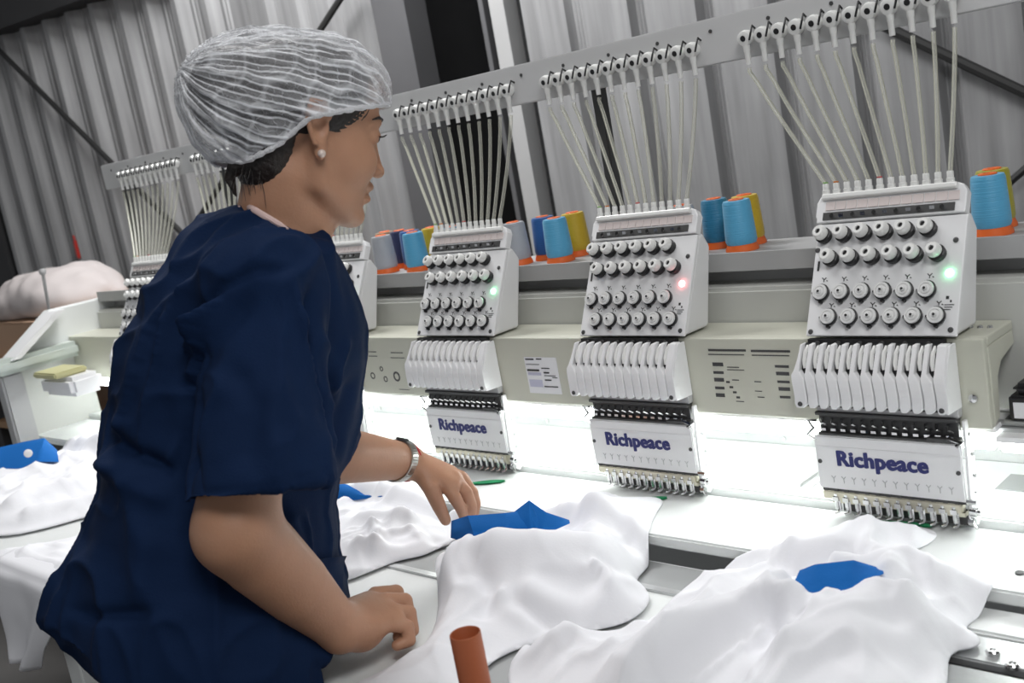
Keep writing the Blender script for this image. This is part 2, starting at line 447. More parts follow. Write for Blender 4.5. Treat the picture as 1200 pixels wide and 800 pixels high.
b = MB(); b.box(-2.45, 2.2, .36, .40, .3, .9); mpart(b, 'back_panel', M_tab)
b = MB()
for x in np.arange(-2.2, 1, .27): b.lathe((x, .2635, .806), (0, -1, 0), [(0, .004), (.003, .004)], 8)
mpart(b, 'rail_bolt', M_chrome, smooth=True)
table = thing('work_table', 'white front work table with grey inset panels and aluminium rails before the machine', 'table', (-1.0, -.37, 0))
def tpart(b, name, m, **k):
    o = b.build(name, m, table, **k); o.location = (1.0, .37, 0); return o
# front table and pantograph frame
b = MB(); b.rbox(-2.38, 2.2, -.60, -.1415, .735, .762, .004); tpart(b, 'table_top', M_tab)
for (x0, x1, y0, y1) in [(-.36, -.15, -.215, -.15), (-.14, .05, -.215, -.15), (-.72, -.38, -.30, -.15), (-1.2, -.75, -.3, -.15), (-.36, .15, -.56, -.30)]:
    b = MB(); b.box(x0, x1, y0, y1, .7618, .7632); tpart(b, 'table_slot', M_panel)
b = MB()
for y in (-.222, -.31): b.rbox(-1.9, .10, y - .007, y + .007, .762, .7655, .001)
for x in (-.37, -.145): b.rbox(x - .006, x + .006, -.30, -.145, .762, .7652, .001)
tpart(b, 'frame_bar', M_alu)
b = MB(); b.rbox(.085, 2.2, -.198, -.142, .763, .778, .003); tpart(b, 'front_ledge', M_tab)
b = MB(); b.rbox(.11, 2.2, -.252, -.2, .762, .7745, .002); tpart(b, 'slide_rail', M_alu, bevel=0)
b = MB(); b.box(.11, 2.2, -.268, -.2525, .762, .766); tpart(b, 'rail_slot', M_black)
b = MB(); b.rbox(.11, 2.2, -.32, -.269, .762, .776, .003); tpart(b, 'outer_rail', M_alu)
for p in [(1164, 766), (1187, 782)]:
    w = atz(p[0], p[1], .7745 if p != (1139, 778) else .776)
    b = MB(); b.lathe(w, (0, 0, 1), [(0, .0075), (.004, .0075), (.0055, .006), (.0055, .0035), (.003, .003)], 14); tpart(b, 'rail_bolt', M_chrome, smooth=True)
w = atz(1195, 672, .80); b = MB(); b.lathe(w, (0, 0, 1), [(0, .005), (.002, .005), (.0025, .003)], 12); mpart(b, 'plate_screw', M_dgrey, smooth=True)
# legs
for x in (-2.3, -1.35, .1, 1.5):
    b = MB(); b.rbox(x - .03, x + .03, -.58, -.52, 0, .737, .004); tpart(b, 'table_leg', M_tab)
    b = MB(); b.rbox(x - .03, x + .03, .37, .43, 0, .78, .004); mpart(b, 'machine_leg', M_tab)
# left end: end plate, gusset, feed arm and post
b = MB(); b.box(-2.46, -2.44, -.14, .06, .74, 1.0); mpart(b, 'end_plate', M_grey)
b = MB(); b.prism([(-.02, 1.13), (.5, 1.13), (.5, 1.0), (-.165, 1.0), (-.165, 1.03)], -2.46, -2.42, 0); mpart(b, 'gusset_plate', M_tab, bevel=.004)
b = MB(); b.prism([(-.03, 1.128), (.0, 1.128), (-.15, 1.028), (-.175, 1.028)], -2.42, -2.36, 0); mpart(b, 'gusset_flange', M_white)
b = MB(); b.rbox(-2.43, -2.36, -.9, .02, .993, 1.035, .012); mpart(b, 'feed_arm', mat('pale_green_enamel', (.55, .6, .56), rough=.3), smooth=True)
b = MB(); b.rbox(-2.44, -2.39, -.205, -.145, .0, .992, .006); mpart(b, 'end_post', M_tray)
b = MB(); b.rbox(-2.36, -2.16, -.12, -.03, .915, .968, .012); mpart(b, 'motor_cover', M_white)
b = MB(); b.rbox(-2.34, -2.2, -.14, -.05, .969, .985, .004); mpart(b, 'yellow_cover', mat('yellow_plastic', (.52, .50, .27), rough=.4))
b = MB(); b.lathe((-2.438, -.03, .90), (1, 0, 0), [(0, .011), (.004, .011)], 12); b.box(-2.4395, -2.436, -.055, -.005, .8965, .9035); mpart(b, 'latch', M_black)
# thread rail with guides
rail = thing('thread_rail', 'pale grey overhead bar carrying rows of white thread guides above all heads', 'thread rail', (-1.0, .2, 1.4))
def rpart(b, name, m, **k):
    o = b.build(name, m, rail, **k); o.location = (1.0, -.2, -1.4); return o
b = MB(); b.rbox(-2.36, .60, .2, .212, 1.428, 1.497, .002); b.box(-2.36, .60, .212, .235, 1.493, 1.497); rpart(b, 'rail_bar', mat('pale_grey_paint', (.60, .60, .60), rough=.45, var=.06))
b = MB()
for x in np.arange(-2.3, .5, .1):
    b.lathe((x, .2, 1.478), (0, -1, 0), [(0, .003), (.0015, .003)], 8)
rpart(b, 'rail_hole', M_dgrey)
for x in (-1.80, -.57, .38, -2.33):
    b = MB(); b.rbox(x - .010, x + .010, .236, .256, 1.1318, 1.49, .002); rpart(b, 'rail_post', M_dgrey)
gm = []
GX = [-.234 + .0277 * i for i in range(12)]
b = MB(); b.lathe((0, .2, 1.458), (0, -1, -.12), [(0, .006), (.005, .006), (.006, .0108), (.012, .0118), (.019, .0105), (.0205, .008), (.0205, .0042), (.012, .004)], 16)
b.lathe((0, .187, 1.450), (0, .0, -1), [(0, .0055), (.012, .005), (.014, .0042), (.032, .004)], 10)
g0 = rpart(b, 'thread_guide', M_knob, smooth=True)
b = MB(); b.lathe((0, .1825, 1.4565), (0, -1, -.12), [(0, .0042), (.0035, .0042)], 10)
b.tube([(.011, .198, 1.468), (.013, .188, 1.472), (.013, .182, 1.463), (.010, .180, 1.452)], .0016, 6)
h0 = b.build('guide_hole', M_black, g0)
first = True
for k in range(6):
    for gx in GX:
        if first: g = g0; first = False
        else:
            g = g0.copy(); COL.objects.link(g); g.parent = rail
            h = h0.copy(); COL.objects.link(h); h.parent = g
        g.location = (1.0 - .4 * k + gx, -.2, -1.4)

# ------------------------------------------------------------------ one embroidery head, then copies
UV = np.array([0, .4573, .8893]); NV = np.array([0, -.8893, .4573])
def B_(x, v, out=0.0): return np.array([x, .007, 1.047]) + UV * v + NV * out
def head(parent):
    def hp(b, name, m, par=None, **k):
        o = b.build(name, m, par or parent, **k)
        if par is None: o.location = (0, 0, -.8)
        return o
    b = MB(); b.prism([(.012, 1.0495), (.083, 1.186), (.094, 1.188), (.108, 1.166), (.075, 1.0495)], -.0915, .1065, 0)
    hp(b, 'head_case', M_white, bevel=.004)
    # board
    b = MB(); V = [B_(x, v, o) for x in (-.094, .1085) for v in (0.004, .158) for o in (-.003, .002)]
    b.add(V, [(0, 1, 3, 2), (4, 6, 7, 5), (0, 4, 5, 1), (2, 3, 7, 6), (0, 2, 6, 4), (1, 5, 7, 3)]); bd = hp(b, 'tension_board', M_white, bevel=.0015)
    rows1 = [(-.083 + .0287 * i, .1415) for i in range(6)] + [(-.069 + .0288 * i, .109) for i in range(6)]
    rows2 = [(-.076 + .0288 * i, .062) for i in range(6)] + [(-.061 + .0288 * i, .0285) for i in range(6)]
    kd = NV * .97 + np.array([-.08, 0, .18]); kd /= np.linalg.norm(kd)
    km = dk = None
    for (x, v) in rows1:
        p = B_(x, v, .002)
        if km is None:
            b = MB(); b.lathe((0, 0, 0), kd, [(0, .0075), (.004, .0075), (.0045, .0092), (.0105, .0098), (.0165, .0088), (.018, .0072), (.018, .0036), (.010, .0034)], 18)
            km = b.build('thread_knob', M_knob, parent, smooth=True)
            b = MB(); b.lathe(tuple(kd * .0145), kd, [(0, .0036), (.0012, .0036)], 10); b.lathe((.0015, 0, -.0015), kd, [(.0003, .0105), (.0075, .0112), (.0085, .0096)], 16)  # black hole, plus an offset black ring as the shadow beneath the knob
            dk = b.build('knob_hole_and_shade', M_black, km); k_ = km
        else:
            k_ = km.copy(); COL.objects.link(k_); k_.parent = parent; c = dk.copy(); COL.objects.link(c); c.parent = k_
        k_.location = (p[0], p[1], p[2] - .8)
    km = None
    for (x, v) in rows2:
        p = B_(x, v, .002)
        if km is None:
            b = MB(); b.lathe((0, 0, 0), NV, [(0, .0075), (.0062, .0075), (.0064, .0098), (.0085, .0104), (.0102, .0100), (.0104, .0075), (.0094, .0072), (.0094, .0064), (.0106, .0062), (.0108, .0030), (.0090, .0028), (.0128, .0026), (.0132, .0016)], 20)
            km = b.build('tension_dial', M_dialm, parent, smooth=True)
            b = MB(); b.lathe((0, 0, 0), NV, [(.0008, .0108), (.0052, .0120), (.006, .011)], 20); b.lathe(tuple(UV * -.013), NV, [(0, .0022), (.006, .002)], 8); b.lathe((-.0135, 0, 0), NV, [(0, .0018), (.003, .0016)], 8)
            b.lathe(tuple(NV * .0132), NV, [(0, .0018), (.0008, .0018)], 8)
            dk = b.build('dial_ring', M_black, km, smooth=True); k_ = km
        else:
            k_ = km.copy(); COL.objects.link(k_); k_.parent = parent; c = dk.copy(); COL.objects.link(c); c.parent = k_
        k_.location = (p[0], p[1], p[2] - .8)
    # printed thread marks above dials, "1", lettering beside lamp
    b = MB()
    def dash(x, v, dx, dv, w=.0006):
        a = B_(x, v, .0021); c = B_(x + dx, v + dv, .0021); d = np.array([dx, dv]); n = np.array([-d[1], d[0]]) / np.linalg.norm(d) * w
        q = [B_(x + n[0], v + n[1], .0021), B_(x - n[0], v - n[1], .0021), B_(x + dx - n[0], v + dv - n[1], .0021), B_(x + dx + n[0], v + dv + n[1], .0021)]
        q += [z + NV * .0003 for z in q]; b.add(q, [(0, 1, 2, 3), (7, 6, 5, 4), (0, 4, 5, 1), (1, 5, 6, 2), (2, 6, 7, 3), (3, 7, 4, 0)])
    for i, (x, v) in enumerate(rows2):
        dv = .0185 if i < 6 else .0165
        dash(x + .000, v + dv - .003, 0, .003); dash(x, v + dv, -.003, .003); dash(x, v + dv, .003, .003); dash(x + .0035, v + dv - .001, .002, -.001)
    dash(.093, .054, 0, -.004, .0018); dash(.0975, .049, .0, -.003, .001)
    for j in range(3): dash(.090, .043 - .003 * j, .012 - .002 * j, 0, .0005)
    hp(b, 'printed_mark', M_ink)
    ang = math.atan2(.4573, .8893)
    p = B_(-.0865, .099, .0021); text_mesh('needle_number', '1', .019, M_ink, parent, (p[0], p[1], p[2] - .8), (math.pi / 2 - ang, 0, 0), heavy=.0005)
    for (x, v) in [(.0965, .125), (-.0905, .122), (-.087, .0095), (.1005, .0115)]:
        b = MB(); b.lathe(B_(x, v, .002), NV, [(0, .0036), (.0012, .0034), (.0016, .0022)], 10); hp(b, 'screw', M_dgrey)
    # lamp
    b = MB(); b.lathe(B_(.0925, .083, .002), NV, [(0, .0048), (.002, .0046), (.0038, .0032), (.0046, .001)], 14); lamp = hp(b, 'status_lamp', M_led_g, smooth=True)
    # top thread bar
    b = MB(); prof = [(-.0965, .160), (-.0965, .166), (-.0985, .169), (-.0985, .188), (-.094, .197), (-.086, .2), (.092, .2), (.1, .197), (.1055, .188), (.1055, .160)]
    V = [B_(x, v, -.010) for x, v in prof] + [B_(x, v, .004) for x, v in prof]; n = len(prof)
    b.add(V, [tuple(range(n)), tuple(reversed(range(n, 2 * n)))] + [(i, i + n, (i + 1) % n + n, (i + 1) % n) for i in range(n)])
    hp(b, 'thread_bar', M_white, bevel=.0015)
    def strip(v0, v1, o, x0, x1, name, m):
        bb = MB(); V = [B_(x, v, q) for x in (x0, x1) for v in (v0, v1) for q in (.002, o)]
        bb.add(V, [(0, 1, 3, 2), (4, 6, 7, 5), (0, 4, 5, 1), (2, 3, 7, 6), (0, 2, 6, 4), (1, 5, 7, 3)]); return hp(bb, name, m)
    strip(.163, .1735, .0052, -.087, .092, 'dark_strip', M_dgrey)
    b = MB()
    for i in range(12):
        x = -.084 + .0152 * i; bb = [B_(q, v, o) for q in (x, x + .0135) for v in (.1765, .188) for o in (.003, .0055)]
        b.add(bb, [(0, 1, 3, 2), (4, 6, 7, 5), (0, 4, 5, 1), (2, 3, 7, 6), (0, 2, 6, 4), (1, 5, 7, 3)])
    hp(b, 'thread_label', M_pink)
    b = MB()
    for i in range(6): b.lathe(B_(-.073 + .03 * i, .168, .005), NV, [(0, .0032), (.003, .003)], 10)
    for i in range(11): b.box(-.079 + .0155 * i, -.0725 + .0155 * i, *sorted((B_(0, .166, .0055)[1], B_(0, .172, .007)[1])), *sorted((B_(0, .166, .006)[2], B_(0, .171, .006)[2]))) if i % 2 else None
    hp(b, 'strip_screw', M_chrome, smooth=True)
    b = MB(); V = [B_(x, v, q) for x in (-.09, .094) for v in (.191, .199) for q in (-.006, .010)]
    b.add(V, [(0, 1, 3, 2), (4, 6, 7, 5), (0, 4, 5, 1), (2, 3, 7, 6), (0, 2, 6, 4), (1, 5, 7, 3)]); hp(b, 'post_shelf', M_knob, bevel=.002)
    PX = [-.0885 + .0155 * i for i in range(12)]
    b = MB(); b.lathe((0, 0, 0), (0, .1, 1), [(0, .0052), (.008, .0052), (.0085, .0042), (.016, .0042), (.017, .0036)], 12); po = None
    for i, x in enumerate(PX):
        p = B_(x, .199, -.001)
        if po is None: po = b.build('thread_post', M_knob, parent, smooth=True); q = po
        else: q = po.copy(); COL.objects.link(q); q.parent = parent
        q.location = (p[0], p[1], p[2] - .8)
    for i, c in ((0, (.25, .45, .15)), (1, (.6, .2, .05)), (5, (.55, .12, .12)), (2, (.5, .5, .45))):
        p = B_(PX[i], .199, -.001) + np.array([0, .0017, .0172]); bb = MB(); bb.lathe(p, (0, .1, 1), [(0, .0035), (.002, .0035)], 10); hp(bb, 'thread_tip', mat('tip_%d' % i, c))
    # tubes up to the rail
    for i, x in enumerate(PX):
        e = B_(x, .199, -.001) + np.array([0, .0017, .0165]); s = np.array([GX[i], .187, 1.4135]); m1 = s * .72 + e * .28 + np.array([(e[0] - s[0]) * -.06, .006, -.004]); m2 = s * .3 + e * .7 + np.array([(e[0] - s[0]) * -.03, .006, .0])
        P = [s, s * .9 + m1 * .1 + np.array([-(e[0] - s[0]) * .02, 0, 0])]
        for t in np.linspace(.15, .95, 7):
            P.append((1 - t) ** 3 * s + 3 * t * (1 - t) ** 2 * m1 + 3 * t * t * (1 - t) * m2 + t ** 3 * e)
        P.append(e)
        bb = MB(); bb.tube(P, .0031, 8, cap=False); hp(bb, 'thread_tube', M_tube, smooth=True)
    # dark toothed strip under the board
    b = MB(); b.box(-.09, .094, .004, .0115, 1.0385, 1.0475)
    hp(b, 'lever_slot', M_black)
    b = MB()
    for i in range(6): b.lathe((-.075 + .03 * i, .004, 1.043), (0, -1, 0), [(0, .003), (.003, .0028)], 8)
    hp(b, 'strip_screw', M_dgrey, smooth=True)
    # take-up lever cover: backing, cells, levers
    def yf(z):   # front profile of the cover
        t = (1.042 - z) / .082
        return -.006 - .026 * math.sin(min(1, max(0, t * 1.25)) * math.pi / 2) + .006 * max(0, t - .75) * 4 * .5
    b = MB(); zz = np.linspace(1.042, .962, 9); poly = [(yf(z) + .009, z) for z in zz] + [(.0115, .958), (.0115, 1.042)]
    b.prism(poly, -.094, .1005, 0); hp(b, 'lever_recess', M_black)
    b = MB(); b.prism([(yf(z) + .0015, z) for z in zz] + [(.0115, .960), (.0115, 1.042)], .1008, .1046, 0); hp(b, 'cover_cheek', M_white, bevel=.001)
    pit = .0157; x0 = -.0995
    for i in range(13):
        xa = x0 + pit * i
        last = i == 12
        b = MB(); V = []; F = []
        rows = [1.043, 1.034, 1.022, 1.011, 1.0065, 1.001, .992, .984, .976, .968, .962]
        for r_, z in enumerate(rows):
            if z > 1.0095: a, c = xa + (.003 if i == 0 else 0) * (z - 1.0) / .043, xa + (pit * .40 if not last else .0125)
            elif z > 1.004: a, c = xa - .001, xa + pit * .62 if not last else xa + .0135
            else: a, c = xa, xa + pit - .0017
            if i == 0: a -= .004 * max(0, 1 - (z - 1.005) / .02) if z > 1.005 else .004
            if r_ == len(rows) - 1: a += .003; c -= .0045
            bow = .0035 * math.sin((1.0 - z) / .04 * math.pi) if z < 1.0 else 0
            y = yf(z)
            V += [(a + bow, y, z), (c + bow, y, z), (c + bow, y + .012, z), (a + bow, y + .012, z)]
        for r_ in range(len(rows) - 1):
            q = r_ * 4
            for e in range(4): F.append((q + e, q + (e + 1) % 4, q + 4 + (e + 1) % 4, q + 4 + e))
        F += [(0, 3, 2, 1), tuple(len(V) - 4 + e for e in range(4))]
        b.add(V, F); hp(b, 'lever_guard', M_white, bevel=.0012)
        if not last:
            b = MB(); xc = xa + pit * .68
            b.tube([(xc - .001, .004, 1.039), (xc - .0012, -.006, 1.032), (xc + .0002, -.014, 1.022), (xc + .0018, -.018, 1.014)], [.0026, .003, .003, .0018], 6); hp(b, 'take_up_lever', M_knob, smooth=True)
    for x in (-.096, .094):
        b = MB(); b.lathe((x + .003, yf(.968) - .0003, .968), (0, -1, 0), [(0, .0035), (.0015, .003)], 10); hp(b, 'screw', M_dgrey)
    # needle case below
    b = MB(); b.box(-.088, .104, .0, .0115, .949, .962); hp(b, 'case_rail', M_tray, bevel=.001)
    b = MB(); b.box(-.088, .100, .004, .0115, .916, .953); hp(b, 'needle_case', M_dgrey)
    b = MB()
    for i in range(13):
        x = -.080 + .0142 * i
        b.tube([(x - .003, .002, .938), (x, -.004, .934), (x + .003, .002, .930)], .0022, 6); b.box(x - .004, x + .003, -.002, .004, .9225, .926)
    hp(b, 'needle_clamp', M_chrome, smooth=True)
    b = MB(); b.box(-.09, .102, -.003, .006, .944, .9488); b.box(-.088, .098, -.0045, .004, .917, .9205); b.box(.062, .104, -.006, .006, .9175, .9235); hp(b, 'clamp_bar', M_dgrey, bevel=.001)
    b = MB(); b.tube([(-.089, -.002, .936), (-.1, -.006, .938), (-.094, -.004, .926), (-.102, -.008, .918), (-.092, -.004, .91)], .0025, 6); hp(b, 'thread_hook', M_chrome, smooth=True); b = MB(); b.tube([(.09, -.004, .924), (.108, -.008, .920), (.100, -.006, .915)], .003, 6); hp(b, 'thread_hook', M_chrome, smooth=True)
    # brand plate
    b = MB(); b.rbox(-.0945, .1045, -.006, .0, .8415, .9165, .0015); b.box(-.0945, .1045, -.0068, -.006, .9005, .9022); hp(b, 'brand_plate', M_white)
    text_mesh('brand_lettering', 'Richpeace', .0290, M_navy, parent, (-.002, -.0062, .885 - .8), (math.pi / 2, 0, 0), bold=.0005, space=1.06, heavy=.0011)
    b = MB()
    for i in range(12):
        x = -.072 + .0145 * i
        for (ax, az, bx, bz) in ((x - .003, .8605, x, .857), (x + .003, .8605, x, .857), (x, .857, x, .851)):
            b.tube([(ax, -.0062, az), (bx, -.0062, bz)], .0005, 4)
    hp(b, 'thread_mark', M_tray)
    for (x, z) in ((-.089, .880), (.0985, .880)):
        b = MB(); b.lathe((x, -.006, z), (0, -1, 0), [(0, .003), (.0014, .0028)], 10); hp(b, 'screw', M_dgrey)
    # presser strips, needles and feet
    b = MB(); b.box(-.092, .1035, -.003, .012, .8375, .841)
    for i in range(13): b.box(-.09 + .0149 * i, -.084 + .0149 * i, -.0045, -.002, .8375, .8415)
    hp(b, 'presser_edge', M_dgrey)
    b = MB(); b.rbox(-.092, .098, -.005, .006, .826, .8375, .0012); b.box(-.08, .1, -.003, .01, .8205, .826); hp(b, 'presser_strip', M_brass)
    b = MB(); b.box(-.07, .1, .006, .02, .806, .828); hp(b, 'presser_back', M_dgrey)
    nd = None
    for i in range(12):
        x = -.0735 + .0146 * i
        if nd is None:
            b = MB(); b.tube([(0, -.003, .034), (0, -.003, .012)], .0031, 8); b.tube([(0, -.003, .012), (0, -.003, .0062)], .0009, 6); b.box(-.0042, .0042, -.007, -.001, .024, .03)
            nd = b.build('needle_bar', M_chrome, parent, smooth=True)
            b = MB(); b.tube([(.003, -.002, .026), (.004, -.003, .012), (.003, -.006, .0085), (-.001, -.010, .0078), (-.003, -.008, .0078)], [.002, .0019, .0019, .0016, .001], 6)
            ft = b.build('presser_foot', M_chrome, nd, smooth=True); q = nd
        else:
            q = nd.copy(); COL.objects.link(q); q.parent = parent; c = ft.copy(); COL.objects.link(c); c.parent = q
        q.location = (x, 0, 0)
    # right side bracket
    b = MB(); b.prism([(.002, .945), (.0115, .945), (.0115, .932), (.0205, .903), (.0205, .812), (.012, .806), (-.002, .815), (-.003, .85)], .1055, .1095, 0); hp(b, 'side_plate', M_white, bevel=.001)
    b = MB()
    for z in (.925, .90, .872, .85): b.lathe((.1095, .012, z), (1, 0, 0), [(0, .0035), (.002, .003)], 8)
    b.lathe((.106, .0, .829), (1, 0, -.1), [(0, .006), (.008, .006), (.009, .004), (.013, .004)], 10); b.lathe((.104, -.002, .842), (1, 0, 0), [(0, .004), (.012, .004)], 8); b.lathe((.104, -.002, .816), (1, 0, 0), [(0, .005), (.007, .005)], 8); b.tube([(.105, -.002, .824), (.112, -.006, .812), (.114, -.004, .808)], .002, 6)
    hp(b, 'side_fitting', M_chrome, smooth=True)
    return lamp
HLAB = ['embroidery head nearest the camera at far right, with green lamp and "1" beside its knobs',
        'embroidery head with a red glowing lamp, second from the right',
        'embroidery head with green lamp directly behind the reaching hand',
        'embroidery head half hidden behind the chest of the woman, green lamp lit',
        'embroidery head hidden behind the back of the woman, its tubes beside the nape',
        'farthest embroidery head at the left, beside the pale fabric bundle']
HG = 'embroidery heads along the machine'
h0_ = thing('stitching_unit', HLAB[0], 'embroidery head', (0, 0, .8), HG)
lamp0 = head(h0_)
heads = [h0_]
for k in range(1, 6):
    h = copy_tree(h0_); h.location = (-.4 * k, 0, .8); h['label'] = HLAB[k]; heads.append(h)
    if k == 1:
        for c in h.children:
            if c.name.startswith('status_lamp'):
                c.data = c.data.copy(); c.data.materials[0] = M_led_r
# prints on the beam
def bprint(name, polys, m, y=.0126):
    b = MB()
    for (x0, x1, z0, z1) in polys: b.box(x0, x1, y, .0132, z0, z1)
    return mpart(b, name, m)
P = []
def fl(px0, px1, py, h=.0012):   # line of small print
    a = aty(px0, py, .013); c = aty(px1, py, .013); P.append((a[0], c[0], a[2] - h, a[2] + h))
for (a, c, y, h) in [(830, 874, 410, .0016), (880, 926, 411, .0016), (830, 872, 415, .0007), (881, 925, 416, .0007), (852, 866, 430, .0006), (852, 872, 433, .0005), (858, 866, 445, .0006), (884, 892, 447, .0006), (885, 893, 458, .0005), (888, 896, 465, .0006), (863, 872, 470, .0006)]: fl(a, c, y, h)
x0 = aty(835, 440, 0)[0]
for i in range(5):
    a = aty(835 + i, 426 + 9 * i, .013); c = aty(847 + .5 * i, 424 + 9 * i, .013); P.append((a[0], c[0], a[2] - .0035, a[2] + (.0005 if i % 2 else .002)))
    a = aty(908 + 1.5 * i, 428 + 9 * i, .013); c = aty(924 + .5 * i, 426 + 9 * i, .013); P.append((a[0], c[0], a[2] - .003, a[2] + (.002 if i % 2 else .0005)))
for i in range(4):
    a = aty(851 + 4 * i, 447 + 6 * i, .013); P.append((a[0], a[0] + .006, a[2] - .002, a[2] + .001))
bprint('instruction_print', P, M_dgrey); P = []
for (a, c, y, h) in [(432, 441, 412, .0008), (432, 442, 417, .0008), (458, 472, 413, .0008), (458, 474, 419, .0006), (468, 480, 456, .0006)]: fl(a, c, y, h)
bprint('instruction_print', P, M_dgrey)
b = MB()
for (px, py, r) in [(465, 441, .010), (452, 444, .006), (437, 440, .007), (447, 432, .005), (480, 441, .006)]:
    w = aty(px, py, .013); b.lathe((w[0], .0132, w[2]), (0, -1, 0), [(0, r), (.0006, r), (.0006, r * .62), (0, r * .62)], 20, cap=False)
mpart(b, 'round_icon', M_dgrey)
a = aty(614, 418, .013); c = aty(659, 462, .013)
b = MB(); b.box(a[0], c[0], .0124, .0132, c[2], a[2]); mpart(b, 'white_sticker', M_paper)
P = []
w_ = c[0] - a[0]; h_ = a[2] - c[2]
for (u0, u1, v, hh) in [(.04, .3, .06, .0012), (.38, .55, .05, .001), (.04, .42, .36, .0016), (.5, .75, .3, .0008), (.55, .72, .42, .0012), (.55, .9, .5, .0005), (.55, .75, .62, .001), (.5, .92, .8, .001), (.04, .45, .2, .0004), (.8, .95, .55, .0006)]: P.append((a[0] + u0 * w_, a[0] + u1 * w_, a[2] - v * h_ - hh, a[2] - v * h_ + hh))
bprint('sticker_print', P, M_ink, .0119)
bprint('sticker_block', [(a[0] + .05 * w_, a[0] + .46 * w_, a[2] - .82 * h_, a[2] - .62 * h_), (a[0] + .05 * w_, a[0] + .46 * w_, a[2] - .5 * h_, a[2] - .42 * h_)], M_lil, .0121)
# black motor on the right on its guide rods
mo = thing('stepper_motor', 'small black motor box with white label at the right edge beside the beam end', 'motor', tuple(aty(1196, 486, .07)))
w = aty(1196, 486, .07)
b = MB(); b.rbox(-.004, .054, -.025, .028, .0, .032, .003); b.build('motor_body', M_black, mo)
b = MB(); b.rbox(.0, .052, -.022, .026, .032, .046, .006); b.build('motor_cap', M_black, mo)
b = MB(); b.box(.002, .018, -.0258, -.025, .004, .024); b.build('motor_label', M_paper, mo)
b = MB(); b.tube([(w[0] - .06, w[1] - .02, w[2] - .004), (w[0] + .8, w[1] - .02, w[2] - .004)], .004, 8); b.tube([(w[0] - .06, w[1] + .015, w[2] - .004), (w[0] + .8, w[1] + .015, w[2] - .004)], .004, 8); b.box(w[0] - .05, w[0] + .8, w[1] - .03, w[1] + .028, w[2] - .03, w[2] - .008)
mpart(b, 'guide_rod', M_alu, smooth=True)

# ------------------------------------------------------------------ thread spools
def spool_mat(name, c):
    m = mat(name, c, rough=.45, sheen=.2); nt = m.node_tree; N = nt.nodes; L = nt.links
    tc = N.new('ShaderNodeTexCoord'); mp = N.new('ShaderNodeMapping'); mp.inputs['Scale'].default_value = (1, 1, 260); mp.inputs['Rotation'].default_value = (.06, .05, 0)
    wv = N.new('ShaderNodeTexNoise'); wv.inputs['Scale'].default_value = 3; wv.inputs['Detail'].default_value = 2
    bp = N.new('ShaderNodeBump'); bp.inputs['Strength'].default_value = .5; bp.inputs['Distance'].default_value = .002
    L.new(tc.outputs['Object'], mp.inputs[0]); L.new(mp.outputs[0], wv.inputs['Vector']); L.new(wv.outputs['Fac'], bp.inputs['Height']); L.new(bp.outputs[0], N['Principled BSDF'].inputs['Normal'])
    return m
SM = {'light blue': spool_mat('light_blue_thread', (.10, .42, .68)), 'dark blue': spool_mat('dark_blue_thread', (.01, .10, .34)), 'yellow': spool_mat('yellow_thread', (.62, .42, .02)),
      'silver grey': spool_mat('silver_thread', (.42, .44, .48)), 'olive': spool_mat('olive_thread', (.40, .36, .02)), 'brown': spool_mat('brown_thread', (.38, .24, .14)), 'teal': spool_mat('teal_thread', (.02, .2, .36)), 'navy': spool_mat('navy_thread', (.02, .03, .1))}
M_or = mat('orange_plastic', (.85, .16, .03), rough=.4)
b = MB(); b.lathe((0, 0, .0), (0, 0, 1), [(.011, .0235), (.016, .0255), (.03, .0252), (.078, .0226), (.082, .021), (.083, .006)], 24); sp_thread = b.v, b.f
b = MB(); b.lathe((0, 0, 0), (0, 0, 1), [(0, .027), (.004, .027), (.0095, .0245), (.0112, .0245), (.0113, .004), (.0824, .004), (.0825, .0125), (.0838, .0125), (.0845, .0115), (.0845, .006), (.079, .0035)], 24); sp_base = b.v, b.f
spool_meshes = {}
def spool(x, y, col, lab):
    t = thing('thread_spool', lab, 'thread spool', (x, y, 1.1312), 'thread spools on the tray')
    if col not in spool_meshes:
        q = MB(); q.v, q.f = list(sp_thread[0]), list(sp_thread[1]); o = q.build('wound_thread', SM[col], t, smooth=True)
        q = MB(); q.v, q.f = list(sp_base[0]), list(sp_base[1]); o2 = q.build('spool_base', M_or, t, smooth=True); spool_meshes[col] = (o.data, o2.data)
    else:
        for nm, d in zip(('wound_thread', 'spool_base'), spool_meshes[col]):
            o = bpy.data.objects.new(nm, d); COL.objects.link(o); o.parent = t
WHERE = ['right of the nearest head', 'right of the red-lamp head', 'left of the red-lamp head', 'right of the half-hidden head']
SL = [[(.068, .253, 'light blue'), (.052, .312, 'olive'), (.17, .312, 'teal')],
      [(.068, .253, 'light blue'), (.048, .31, 'yellow'), (-.006, .30, 'teal'), (-.04, .25, 'silver grey')],
      [(.070, .253, 'light blue'), (.062, .315, 'yellow'), (-.001, .298, 'dark blue'), (-.038, .252, 'silver grey')],
      [(.060, .253, 'light blue'), (.052, .315, 'yellow'), (-.002, .298, 'dark blue'), (-.046, .252, 'silver grey'), (-.06, .318, 'navy'), (-.115, .32, 'brown')]]
for k, row in enumerate(SL):
    for (x, y, c) in row:
        if k == 0 and c == 'teal': continue
        spool(-.4 * k + x, y, c, '%s thread spool on orange base %s' % (c, WHERE[k]))
spool(-1.2 + .148, .285, 'teal', 'teal thread spool just left of the head behind the hand')
